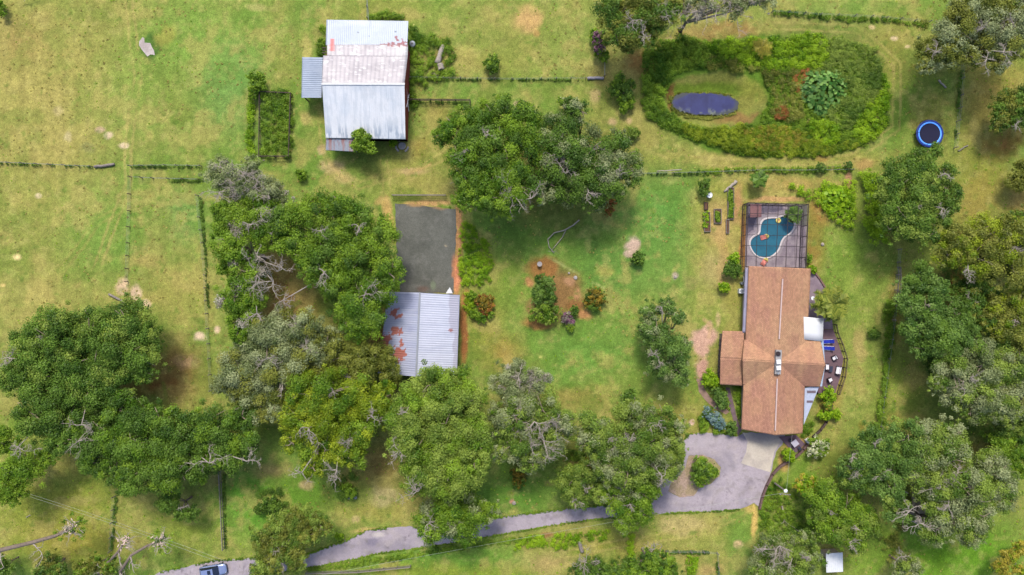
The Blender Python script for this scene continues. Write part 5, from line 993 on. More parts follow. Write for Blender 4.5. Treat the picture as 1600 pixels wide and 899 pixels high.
gc('fence_weeds', 'unmown dark grass along the foot of the fences', [strip(p, w_) for p, w_ in (([(205, 261), (315, 261)], 1.5), ([(268, 282), (318, 282)], 2.5), ([(0, 256), (145, 261)], .8), ([(314, 310), (322, 400), (326, 480)], 1.5), ([(642, 125), (910, 125)], 1), ([(642, 160), (733, 161)], 1.5), ([(1005, 273), (1090, 272)], 1.5), ([(182, 778), (175, 858)], 2.2), ([(350, 740), (353, 856)], 1.6), ([(1502, 100), (1490, 230)], 2.2), ([(1040, 862), (1118, 864), (1122, 899)], 2.5), ([(331, 560), (332, 610)], 2)  )], 'dark', .3, .22, .9, .18)
gc('fence_weeds', 'bright weeds hugging the fence south of the pond', [strip([(1090, 270), (1150, 266), (1220, 267), (1330, 264)], 4), strip([(1205, 20), (1280, 26), (1330, 32), (1380, 31), (1450, 40)], 3.5)], 'fresh', .35, .3, .6, .24)
gc('lawn_hedge', 'weedy hedge strip running down the east lawn', [strip([(1392, 470), (1388, 500), (1388, 545)], 9), strip([(1386, 545), (1378, 610), (1372, 655)], 4), strip([(1372, 655), (1370, 680)], 9)], 'fresh', .8, .5, 1.1, .28)
gc('lane_weeds', 'bright weeds below the lane at the bottom centre', [[(862, 840), (880, 832), (910, 830), (950, 828), (948, 840), (900, 846), (884, 856), (866, 856)], strip([(985, 835), (986, 870)], 5), [(820, 838), (850, 836), (866, 850), (800, 858)], [(1070, 865), (1090, 872), (1084, 899), (1074, 899)]], 'bright', .5, .38, .8, .26)
gc('lane_grass', 'long grass between the lane and the lower fence', [strip([(480, 890), (560, 880), (640, 868), (740, 852), (850, 838)], 4)], 'fresh', .25, .3, .5, .2)
gc('verge_grass', 'ragged grass creeping over the edges of the driveway', [strip([(p[0], p[1]-.4) for p in up[:24]], 1.4), strip([(p[0], p[1]+.4) for p in dn[7:]], 1.4), strip([(p[0], p[1]-.5) for p in up[24:31]], 1.0)], 'fresh', .1, .16, .7, .18)
gc('lower_weeds', 'tall weeds around the small trees of the lower field', [[(400, 770), (440, 762), (450, 785), (410, 800)], [(525, 740), (560, 738), (558, 776), (522, 784)]], 'dark', .6, .5, .7, .3)
gc('garden_growth', 'leafy border plants west of the house entrance', [[(1098, 584), (1122, 588), (1132, 606), (1140, 640), (1130, 636), (1112, 618)], [(1142, 604), (1160, 606), (1158, 660), (1150, 640)], [(1092, 648), (1108, 640), (1104, 668), (1094, 676)], [(1120, 668), (1146, 660), (1150, 676), (1110, 676)]], 'fresh', .6, .4, 1.0, .26)
gc('garden_growth', 'bright plants along the wall below the patio', [[(1196, 764), (1212, 744), (1224, 746), (1232, 762), (1226, 780), (1200, 800), (1188, 830), (1186, 800)], [(1254, 664), (1264, 656), (1272, 664), (1262, 682), (1250, 684)]], 'fresh', .6, .4, .9, .26)
gc('pond_rim_grass', 'ragged grass growing round the edge of the pond water', [strip([(1050, 150), (1047, 160), (1054, 172), (1070, 180), (1090, 181)], 3), strip([(1086, 181), (1110, 184), (1130, 181), (1150, 174)], 3), strip([(1056, 146), (1090, 144), (1130, 145), (1152, 150), (1157, 162)], 2)], 'olive', .12, .2, .9, .2)
gc('vine_bank', 'vine covered bank north east of the pool cage', [[(1232, 292), (1262, 288), (1290, 284), (1334, 286), (1337, 330), (1330, 366), (1316, 352), (1300, 344), (1286, 330), (1260, 308)]], 'bright', .7, .5, 1.0, .34)
gc('bright_hedge', 'tall bright hedge left of the round oak by the east lawn', [[(1336, 270), (1368, 266), (1376, 300), (1374, 340), (1382, 382), (1350, 382), (1347, 340), (1350, 300)]], 'bright', 1.1, .6, 1.2, .28)
gc('leaf_litter', 'scattered brush under the oaks at the bottom edge', [[(905, 870), (1000, 866), (1060, 880), (1070, 903), (880, 903)]], 'dark', .6, .5, .6, .28)

def tufts(name, label, n, mat, r0, L, mask):
    u = rng.uniform(-20, 1620, n); v = rng.uniform(-20, 920, n); m = mask(u, v)
    for bad in (pad, isl, [(p[0], p[1]) for p in up]+[(p[0], p[1]) for p in dn], [(500, 25), (645, 25), (645, 240), (465, 240), (465, 85), (500, 85)], [(595, 455), (720, 455), (720, 592), (595, 592)], [(1162, 314), (1266, 314), (1290, 440), (1322, 560), (1300, 640), (1256, 690), (1155, 682), (1118, 604), (1118, 514), (1160, 512)], sandp): m &= ~inpoly(u, v, bad)
    m &= np.hypot((u-1195)/200, (v-150)/102) > 1
    u, v = u[m], v[m]; n = len(u); x = (u-CU)*S; y = -(v-CV)*S
    o = leaf_cloud(name, np.stack([x, y, np.full(n, -.02)], 1), r0*rng.uniform(.5, 1.5, n), np.clip(rng.normal(.5, .3, n), 0, 1), M[mat], None, L=L, cover=.5, flat=.35, zmin=0.4, floor=-1); return tag(o, label, 'grass', kind='stuff')
tufts('grass_tufts', 'small green weed tufts scattered over the mown pasture', 5000, 'bright', .11, .12, lambda u, v: (fbm(u, v, 60, 3) > .45) & (rng.random(len(u)) < .8))
tufts('dry_grass_tufts', 'small straw coloured tufts scattered over the mown pasture', 9000, 'drygrass', .15, .12, lambda u, v: (fbm(u, v, 70, 9) > .48))
tufts('rank_grass', 'darker coarse grass tufts in the shaded and lower fields', 3000, 'bright', .14, .13, lambda u, v: (fbm(u, v, 50, 19) > .5) & ((v > 700) | (u > 1380)))
gc('edge_undergrowth', 'dark undergrowth below the oaks along the right edge', [[(1468, 395), (1500, 430), (1540, 440), (1600, 460), (1610, 560), (1560, 548), (1520, 500), (1490, 470), (1474, 440)], [(1430, 552), (1470, 560), (1480, 600), (1450, 590)], [(1500, 655), (1560, 668), (1610, 660), (1610, 690), (1540, 690)]], 'dark', .9, .5, .8, .3)
gc('edge_undergrowth', 'olive brush between the lower right crowns', [[(1395, 770), (1430, 740), (1440, 800), (1400, 840)], [(1370, 840), (1400, 830), (1410, 860), (1385, 880)]], 'olive', .6, .45, .5, .28)
gc('lower_weeds', 'dark green growth around the foot of the driveway oaks', [[(890, 700), (930, 715), (960, 760), (925, 782), (880, 770)], [(1190, 780), (1240, 772), (1280, 800), (1275, 840), (1210, 835), (1186, 820)]], 'fresh', .5, .42, .6, .26)
# big leaves
def big_leaves(name, label, u, v, ru, rv, n, L, mat, cat='plant', zmax=1.8, polyfac=1):
    c = P(u, v); t = thing(name, label, cat, (c.x, c.y, 0)); vs = []; fs = []; tn = []; st = MB()
    for i in range(n):
        a = random.uniform(0, 2*PI); q = math.sqrt(random.random()); x = c.x+ru*S*q*math.cos(a); y = c.y+rv*S*q*math.sin(a)*(1+.15*math.sin(3*a)); z = zmax*(1-.55*q*q)*random.uniform(.75, 1.05)-.25
        yaw = a+random.gauss(0, .8); tl = random.uniform(.2, .8); l = L*random.uniform(.6, 1.15); X_ = Vector((math.cos(yaw), math.sin(yaw), -tl)).normalized(); Y_ = Vector((-math.sin(yaw), math.cos(yaw), random.gauss(0, .2))).normalized(); o = Vector((x, y, z)); b = len(vs)
        for s, w_, dz in ((-.3, .24, 0), (-.1, .42, 0), (.2, .4, 0), (.5, .22, -.02), (.72, .0, -.06)):
            vs.append(o+X_*l*s+Y_*l*w_+Vector((0, 0, dz+.05*l))); vs.append(o+X_*l*s+Vector((0, 0, dz-.02*l))); vs.append(o+X_*l*s-Y_*l*w_+Vector((0, 0, dz+.05*l)))
        for k in range(4):
            for m in (0, 1): fs.append((b+k*3+m, b+k*3+m+1, b+k*3+m+4, b+k*3+m+3)); 
        tn += [random.random()]*8; st.tube([(c.x+(x-c.x)*.5, c.y+(y-c.y)*.5, -.1), (x, y, z)], .025, 4)
    o = fast_mesh('leaves', np.array([p[:] for p in vs]), np.array(fs), M[mat], t); at = o.data.attributes.new('tone', 'FLOAT', 'FACE'); at.data.foreach_set('value', tn); st.build('stems', M['fresh'], t)
    return t
big_leaves('elephant_ear_plant', 'clump of large heart shaped leaves in the pond hollow', 1284, 142, 36, 34, 340, .8, 'bigleaf')
big_leaves('big_leaf_vine', 'clump of broad bright leaves beside the vine covered bank', 1306, 312, 24, 22, 170, .8, 'bright', zmax=1.6)
def palm(name, label, u, v, z, r, n, mat, droop=.5, wd=.16, cat='palm'):
    p = P(u, v, z); t = thing(name, label, cat, (p.x, p.y, 0)); mb = MB(); mb.tube([(p.x, p.y, -.1), (p.x+.05, p.y, z*.5), (p.x, p.y, z*.9)], [.22, .17, .15], 10); mb.build('trunk', bark, t, smooth=True)
    for i in range(n):
        a = i*2.399+random.gauss(0, .1); el = 1.25*(i/n)-.25 if n > 1 else 0; l = r*random.uniform(.75, 1.05); d = Vector((math.cos(a), math.sin(a), 0)); pts = []
        for k in range(8):
            q = k/7; pts.append(p+d*(l*q*math.cos(max(el, 0)*.8))+Vector((0, 0, l*(math.sin(el)*q-droop*q*q*.7))))
        vs = []; fs = []; side = Vector((-d.y, d.x, 0)); tn = []
        for k in range(1, 8):
            for s in (-1, 1):
                for j in range(3):
                    q = (k-1+j/3)/7; b = pts[k-1].lerp(pts[k], j/3); w_ = l*.38*math.sin(min(1, q*1.15+.12)*PI*.85)*random.uniform(.8, 1.1); e = b+side*s*w_+d*w_*.55+Vector((0, 0, -.25*w_)); m = len(vs)
                    h = d*wd*.5; vs += [b-h, b+h, e+h*.3, e-h*.3]; fs.append((m, m+1, m+2, m+3)); tn.append(random.random())
        fo = fast_mesh('frond', np.array([x[:] for x in vs]), np.array(fs), M[mat], t); at = fo.data.attributes.new('tone', 'FLOAT', 'FACE'); at.data.foreach_set('value', tn)
    return t
palm('cabbage_palm', 'bushy yellow green palm overhanging the patio east of the house', 1301, 475, 4.2, 3.1, 34, 'palm', .45, .22)
palm('yucca_palm', 'spiky golden palm on the north bank of the pond hollow', 1190, 74, 1.5, 2.0, 15, 'gold', .4, .05)
palm('pool_palm', 'dark feathery palm inside the pool cage corner', 1240, 336, 2.3, 1.7, 16, 'dark', .5, .14)
palm('young_palm', 'small green palm on the fence line above the pool', 1186, 280, 2.4, 1.7, 14, 'dark', .5, .14)

# ------------------------------------------------------------------ trees and shrubs
T = tree
oak = 'oaks around the pasture'
T('oak_tree', 'broad dark green oak filling the left edge above the lower field', 'tree', [(90, 525, 44), (45, 560, 40), (145, 520, 40), (205, 505, 36), (235, 520, 18), (222, 555, 28), (178, 575, 42), (125, 570, 44), (120, 620, 42), (65, 600, 38), (60, 648, 36), (100, 662, 30), (150, 610, 34), (225, 580, 18), (80, 560, 36), (170, 545, 34), (90, 690, 20), (20, 590, 22)], 8, 'dark', [(25, 700, 20), (125, 665, 22), (10, 560, 20), (60, 530, 14)], group=oak, accents=('mid', .3))
T('oak_tree', 'wide dark oak spreading left of centre above the lower left field', 'tree', [(190, 640, 32), (158, 690, 38), (225, 690, 46), (290, 680, 42), (345, 665, 36), (380, 650, 24), (390, 690, 20), (350, 705, 30), (215, 745, 30), (260, 735, 36), (310, 725, 26), (185, 735, 26), (145, 720, 22), (255, 660, 30), (120, 690, 24), (310, 705, 26), (365, 720, 16)], 8, 'dark', [(325, 725, 26), (120, 690, 22), (385, 722, 16)], group=oak, accents=('fresh', .2))
T('oak_tree', 'small dark oak cut by the left edge below the broad oak', 'tree', [(5, 690, 24), (40, 735, 30), (12, 755, 28), (72, 715, 16), (28, 770, 14)], 7, 'fresh', [(15, 740, 14)], group=oak)
T('oak_sapling', 'small oak with a bare patch, below the wide dark oak', 'tree', [(262, 785, 16), (280, 800, 12), (300, 802, 12), (272, 775, 10)], 5, 'dark', [(285, 795, 8)], group='young trees')
T('mossy_oak', 'grey half bare mossy oak at the top of the left cluster', 'tree', [(345, 270, 24), (380, 280, 30), (410, 296, 24), (436, 305, 20), (360, 300, 20), (395, 258, 14)], 8, 'moss', [(345, 262, 26), (375, 268, 26), (400, 285, 26), (340, 300, 20), (420, 310, 20), (370, 290, 22)], group=oak, accents=('grey', .12), dens=1.4)
T('oak_tree', 'tall oak with bare limbs on the left side of the central left cluster', 'tree', [(398, 335, 32), (360, 350, 24), (360, 385, 26), (385, 425, 28), (368, 465, 26), (375, 500, 22), (420, 370, 26), (352, 330, 18), (395, 470, 20), (418, 330, 20), (345, 355, 14), (352, 420, 14), (372, 520, 14)], 8.5, 'fresh', [(425, 440, 34), (400, 430, 30), (440, 420, 22), (385, 350, 16), (400, 400, 22), (400, 490, 20)], group=oak, accents=('grey', .07))
T('oak_tree', 'round bright green oak just west of the gravel pad', 'tree', [(452, 345, 32), (500, 338, 34), (548, 345, 36), (588, 375, 32), (606, 425, 24), (560, 410, 38), (505, 390, 40), (460, 385, 28), (590, 455, 28), (560, 480, 34), (530, 440, 32), (585, 500, 24), (552, 510, 24), (490, 420, 24), (525, 320, 16)], 9, 'fresh', [(505, 425, 22), (560, 355, 14), (570, 460, 22), (425, 345, 18), (500, 360, 16), (440, 470, 16)], group=oak, accents=('dark', .35))
T('mossy_oak', 'large silvery mossy oak below the central left cluster', 'tree', [(378, 580, 36), (352, 600, 18), (420, 535, 36), (470, 508, 30), (440, 590, 38), (405, 632, 26), (480, 555, 36), (512, 535, 24), (440, 500, 20), (430, 645, 16), (450, 560, 26), (375, 610, 22), (395, 555, 26)], 8, 'moss', [(470, 510, 24), (420, 560, 18), (480, 545, 16), (440, 610, 12)], group=oak, accents=('olive', .25))
T('oak_tree', 'olive green oak touching the south west corner of the workshop', 'tree', [(535, 558, 30), (572, 565, 30), (600, 555, 22), (610, 585, 18), (560, 590, 24)], 7.5, 'olive', [(545, 590, 14)], group=oak)
T('oak_tree', 'yellow green oak in the middle of the lower tree belt', 'tree', [(480, 615, 34), (525, 610, 34), (570, 622, 34), (592, 640, 24), (468, 655, 28), (515, 655, 38), (560, 675, 30), (500, 700, 28), (545, 705, 26), (490, 730, 18), (460, 690, 18), (600, 610, 16)], 9, 'yellow', [(550, 690, 22), (480, 670, 24), (525, 735, 22), (515, 605, 16), (580, 650, 14), (470, 740, 16)], group=oak, accents=('fresh', .35), dens=1.8)
T('oak_tree', 'tall light green oak below the workshop', 'tree', [(680, 600, 34), (715, 595, 24), (650, 635, 36), (705, 640, 42), (640, 685, 34), (690, 695, 46), (738, 685, 34), (665, 740, 34), (710, 745, 38), (742, 635, 24), (625, 660, 22), (745, 720, 24)], 10, 'mid', [(622, 705, 20), (650, 770, 22), (632, 645, 10)], group=oak, accents=('fresh', .3), tone=.6)
T('oak_tree', 'darker oak overhanging the lane below the tall light green oak', 'tree', [(700, 802, 30), (738, 792, 32), (765, 800, 18), (680, 815, 28), (720, 825, 26), (672, 835, 16)], 7, 'fresh', [(670, 820, 20), (705, 825, 18)], group=oak, accents=('moss', .2))
T('mossy_oak', 'pale grey mossy oak at the tan edge of the centre lawn', 'tree', [(785, 592, 22), (812, 588, 24), (840, 596, 20), (800, 612, 20)], 8, 'moss', [(810, 590, 20), (835, 600, 14)], group=oak, accents=('grey', .12), dens=1.4)
T('mossy_oak', 'round mossy oak full of bare limbs, left of the circular driveway oaks', 'tree', [(805, 650, 32), (848, 640, 34), (876, 655, 22), (845, 680, 32), (805, 695, 28), (862, 700, 20), (830, 722, 20), (785, 670, 20), (775, 645, 16), (890, 675, 12), (780, 710, 16)], 9, 'mid', [(835, 660, 30), (850, 690, 28), (815, 650, 22), (860, 660, 22), (830, 700, 18)], group=oak, accents=('moss', .45), dens=1.8)
T('oak_tree', 'spreading oak with silvery tips just left of the circular driveway', 'tree', [(925, 672, 26), (985, 645, 26), (1030, 655, 26), (960, 690, 34), (1005, 695, 38), (1048, 695, 24), (1020, 730, 30), (980, 735, 30), (940, 720, 26), (1048, 730, 18), (1060, 665, 14), (915, 690, 16), (955, 740, 20)], 8.5, 'mid', [(1030, 665, 14), (965, 690, 14), (1035, 745, 16), (985, 690, 12)], group=oak, accents=('moss', .35))
T('oak_sapling', 'small pointed oak on top of the driveway oak cluster', 'tree', [(982, 625, 12), (975, 640, 12), (988, 612, 6)], 7, 'dark', group='young trees')
T('oak_tree', 'green oak hanging over the lane left of the circular driveway', 'tree', [(1000, 768, 28), (975, 795, 26), (1005, 800, 18), (978, 818, 16), (960, 770, 22), (1018, 765, 16)], 7, 'fresh', [(985, 790, 12), (970, 765, 14)], group=oak, accents=('moss', .2))
T('oak_tree', 'low loose oak between the lane and the mossy oak', 'tree', [(890, 755, 22), (915, 740, 22), (935, 765, 20), (905, 775, 18), (935, 740, 16), (880, 740, 12)], 5.5, 'mid', [(895, 785, 14), (915, 765, 12)], group=oak, dens=1.7)
T('oak_tree', 'lone oak on the lawn west of the house entrance', 'tree', [(1015, 490, 17), (1042, 480, 15), (1060, 496, 12), (1025, 520, 24), (1045, 548, 28), (1030, 575, 18), (1056, 578, 22), (1062, 540, 16), (1068, 598, 8)], 6, 'blue', [(1022, 555, 12), (1035, 480, 9), (1030, 565, 9)], group=oak, accents=('moss', .2))
T('oak_tree', 'huge green oak north of the gravel pad, left half of the pair', 'tree', [(715, 205, 28), (692, 212, 16), (750, 190, 30), (790, 180, 28), (822, 178, 20), (735, 240, 36), (790, 235, 44), (835, 225, 36), (730, 285, 28), (770, 285, 36), (760, 315, 24), (810, 290, 34), (795, 320, 22), (720, 312, 16)], 9.5, 'fresh', [(800, 305, 26), (765, 210, 14), (830, 310, 22), (720, 240, 14)], group=oak, accents=('dark', .35))
T('oak_tree', 'broad dark oak right half of the pair north of the centre lawn', 'tree', [(868, 205, 30), (900, 175, 20), (880, 245, 36), (925, 235, 34), (965, 240, 32), (980, 270, 20), (940, 275, 34), (895, 285, 32), (930, 305, 24), (860, 290, 26), (965, 300, 12), (890, 168, 14)], 8.5, 'dark', [(875, 240, 20), (940, 280, 20), (965, 275, 16), (885, 270, 22), (920, 300, 20), (940, 230, 10), (875, 210, 10)], group=oak, accents=('moss', .3))
T('oak_tree', 'dark olive oak at the top edge above the pond', 'tree', [(955, 20, 28), (985, 45, 28), (1000, 15, 34), (960, 55, 20), (1030, 30, 28), (1048, 8, 20), (978, 68, 14), (1012, 60, 18)], 9, 'olive', [(990, 30, 20), (1005, 50, 16), (1040, 20, 18)], group=oak, accents=('dark', .5))
T('mossy_oak', 'bleached nearly bare oak at the top edge right of the olive oak', 'tree', [(1075, 12, 20), (1100, 5, 22), (1140, 8, 22), (1170, 0, 18), (1195, 2, 16)], 8, 'moss', [(1065, 22, 30), (1090, 15, 28), (1120, 12, 26), (1150, 15, 26), (1140, 0, 26)], group=oak, accents=('grey', .3), dens=.9, trunk=(1063, 48))
T('oak_tree', 'large greyish olive oak in the top right corner', 'tree', [(1535, 30, 40), (1490, 50, 34), (1505, 15, 26), (1455, 85, 26), (1485, 85, 22), (1580, 55, 32), (1540, 70, 28), (1590, 15, 30), (1560, 95, 18), (1445, 105, 12), (1515, 90, 16)], 9, 'olive', [(1535, 45, 18), (1570, 80, 18), (1545, 90, 16), (1590, 40, 18), (1465, 80, 14)], group=oak, accents=('moss', .45))
T('oak_tree', 'oak cut by the right edge below the corner oak', 'tree', [(1566, 172, 22), (1590, 158, 24), (1596, 185, 18), (1560, 192, 14), (1612, 170, 24)], 5, 'dark', [(1590, 195, 10)], group=oak, trunk=(1590, 172), accents=('olive', .4))
T('oak_tree', 'small olive oak cut by the right edge midway down', 'tree', [(1590, 282, 16), (1600, 265, 16), (1612, 280, 18)], 3.5, 'olive', group=oak, trunk=(1602, 275))
T('oak_tree', 'round dark oak beside the bright hedge and trampoline', 'tree', [(1402, 270, 28), (1435, 258, 24), (1390, 297, 24), (1440, 295, 34), (1475, 300, 24), (1400, 325, 30), (1430, 345, 30), (1400, 355, 22), (1465, 340, 20), (1460, 235, 12), (1478, 270, 14), (1485, 325, 12), (1450, 370, 16)], 8, 'dark', [(1475, 325, 14), (1480, 270, 14), (1440, 320, 10)], group=oak, accents=('mid', .35))
T('oak_tree', 'yellowish olive oak at the right edge level with the pool', 'tree', [(1500, 378, 26), (1545, 365, 30), (1585, 375, 30), (1525, 405, 30), (1575, 415, 32), (1478, 400, 20), (1600, 440, 22), (1480, 370, 14)], 8, 'olive', [(1515, 420, 18), (1575, 370, 14), (1590, 385, 14)], group=oak, accents=('yellow', .4))
T('oak_tree', 'deep green twin topped oak right of the weedy fence strip', 'tree', [(1432, 440, 26), (1418, 470, 20), (1462, 450, 20), (1445, 490, 30), (1490, 495, 26), (1425, 515, 20), (1470, 530, 32), (1510, 535, 26), (1440, 545, 16), (1530, 550, 18)], 7.5, 'blue', [(1455, 475, 8)], group=oak, accents=('dark', .4))
T('oak_tree', 'shaded olive oak at the right edge beside the rusty patch', 'tree', [(1560, 485, 24), (1592, 470, 24), (1588, 510, 26), (1560, 515, 18), (1600, 540, 18)], 7.5, 'olive', [(1590, 500, 12)], group=oak, accents=('yellow', .3))
T('oak_tree', 'small dark oak filling the gap between the right edge oaks', 'tree', [(1505, 455, 20), (1530, 462, 22), (1520, 485, 18), (1545, 500, 16), (1540, 445, 16)], 6, 'dark', [(1520, 470, 8)], group=oak, accents=('olive', .4))
T('oak_tree', 'shadowy oak behind the yellowish oak, cut by the right edge', 'tree', [(1590, 410, 22), (1610, 380, 26), (1600, 340, 16), (1575, 345, 14)], 7, 'olive', [(1595, 350, 10)], group=oak, accents=('dark', .4), trunk=(1595, 390))
T('oak_tree', 'half shaded oak at the right edge under the grey green oak', 'tree', [(1590, 665, 18), (1565, 672, 14), (1608, 690, 18)], 5.5, 'dark', group=oak, accents=('mid', .4), trunk=(1592, 672))
T('rusty_shrub', 'small rust brown shrub between the right edge oaks', 'shrub', [(1488, 448, 9), (1482, 455, 6)], 2.5, 'rust', group='shrubs')
T('mossy_oak', 'soft grey green oak at the right edge below the deep green oak', 'tree', [(1485, 585, 30), (1530, 570, 34), (1580, 575, 34), (1495, 620, 24), (1545, 620, 36), (1590, 625, 30), (1465, 600, 14), (1570, 650, 18), (1515, 645, 18)], 8, 'moss', [(1520, 590, 14), (1510, 610, 14)], group=oak, accents=('mid', .45))
T('oak_tree', 'dark green left crown of the big lower right oak pair', 'tree', [(1345, 718, 32), (1370, 688, 26), (1410, 685, 32), (1385, 735, 32), (1330, 745, 18), (1415, 720, 30), (1390, 765, 24), (1400, 795, 22), (1355, 760, 16), (1318, 728, 12)], 8.5, 'blue', [(1350, 735, 20), (1385, 740, 18), (1335, 715, 12), (1370, 695, 10)], group=oak, accents=('mid', .3))
T('mossy_oak', 'huge grey green right crown of the lower right oak pair', 'tree', [(1450, 690, 34), (1480, 720, 36), (1450, 750, 30), (1500, 760, 40), (1545, 740, 32), (1560, 775, 26), (1520, 800, 32), (1480, 800, 32), (1460, 830, 22), (1515, 835, 22), (1455, 780, 22), (1485, 680, 20), (1575, 750, 16), (1430, 740, 16)], 9, 'mid', [(1465, 765, 26), (1485, 790, 22), (1440, 820, 26), (1500, 740, 18), (1530, 770, 18), (1425, 800, 24)], group=oak, accents=('moss', .5), trunk=(1410, 790))
T('oak_tree', 'bright green small oak at the right edge above the corner meadow', 'tree', [(1560, 700, 20), (1585, 705, 20), (1575, 722, 14), (1598, 735, 14), (1545, 712, 10)], 5, 'fresh', group='young trees')
T('oak_tree', 'bushy bright oak between the light pole and the small shed', 'tree', [(1285, 780, 26), (1318, 795, 28), (1350, 825, 24), (1300, 830, 26), (1335, 845, 20), (1355, 800, 14), (1275, 805, 16), (1295, 760, 14)], 6.5, 'fresh', [(1330, 850, 14), (1345, 830, 12), (1300, 800, 8)], group=oak, accents=('mid', .3))
T('mossy_oak', 'sprawling half bare oak at the bottom edge left of the shed', 'tree', [(1205, 850, 22), (1235, 855, 24), (1195, 880, 24), (1240, 885, 28), (1270, 870, 20), (1215, 905, 22), (1260, 840, 14), (1180, 890, 14)], 6.5, 'mid', [(1220, 855, 26), (1240, 875, 24), (1262, 875, 16), (1200, 860, 18)], group=oak, accents=('moss', .45), dens=1.7)
T('flowering_shrub', 'yellow flowered shrub right of the light pole', 'shrub', [(1248, 757, 9), (1262, 752, 12), (1274, 758, 10), (1255, 768, 8)], 2.6, 'bright', accents=('gold', .4), group='shrubs')
T('young_tree', 'thin greyish sapling at the bottom edge below the huge crown', 'tree', [(1415, 878, 18), (1405, 895, 12), (1428, 890, 12)], 5, 'moss', [(1412, 872, 14)], group='young trees', accents=('mid', .5), dens=1.4)
T('young_tree', 'golden leaved small tree in the bottom right corner', 'tree', [(1575, 870, 14), (1590, 855, 12), (1565, 888, 13), (1590, 890, 10), (1556, 885, 8)], 4, 'gold', group='young trees', accents=('yellow', .3), dens=1.6, trunk=(1574, 868))
T('oak_tree', 'bushy olive oak over the lane near the car', 'tree', [(435, 822, 22), (470, 812, 20), (500, 818, 16), (515, 828, 10), (412, 845, 22), (448, 850, 26), (425, 875, 24), (460, 875, 18), (405, 892, 14), (485, 835, 16)], 6, 'olive', [(420, 865, 14), (440, 885, 12)], group=oak, accents=('mid', .5))
T('young_tree', 'dark scrubby tree under the broken limb at the bottom left', 'tree', [(78, 878, 15), (92, 890, 14), (65, 892, 12)], 3.5, 'dark', group='young trees', accents=('olive', .5))
T('young_tree', 'scrubby tree at the bottom edge between the two broken limbs', 'tree', [(130, 886, 14), (150, 880, 13), (168, 888, 12), (175, 872, 7)], 3.5, 'olive', group='young trees', accents=('fresh', .4))
T('young_tree', 'dark tuft at the very bottom left corner', 'tree', [(8, 888, 13), (0, 876, 8)], 3.5, 'dark', group='young trees')
T('young_tree', 'brushy small tree at the bottom edge with fallen white limbs', 'tree', [(925, 888, 15), (945, 895, 14), (908, 892, 8)], 4, 'dark', [(915, 880, 20), (930, 885, 16)], group='young trees')
T('young_tree', 'green small tree at the bottom edge beside the leaning stump', 'tree', [(1020, 868, 14), (1035, 880, 18), (1010, 890, 16), (1045, 895, 14), (985, 885, 14), (968, 892, 12)], 4.5, 'fresh', [(1020, 862, 12)], group='young trees', accents=('dark', .4))
T('sapling', 'bright sapling growing against the rusty south roof of the barn', 'tree', [(560, 212, 9), (566, 222, 13), (576, 229, 10), (558, 228, 9), (566, 205, 5), (582, 236, 6)], 4.8, 'fresh', group='young trees', tone=.7)
sh = 'shrubs'
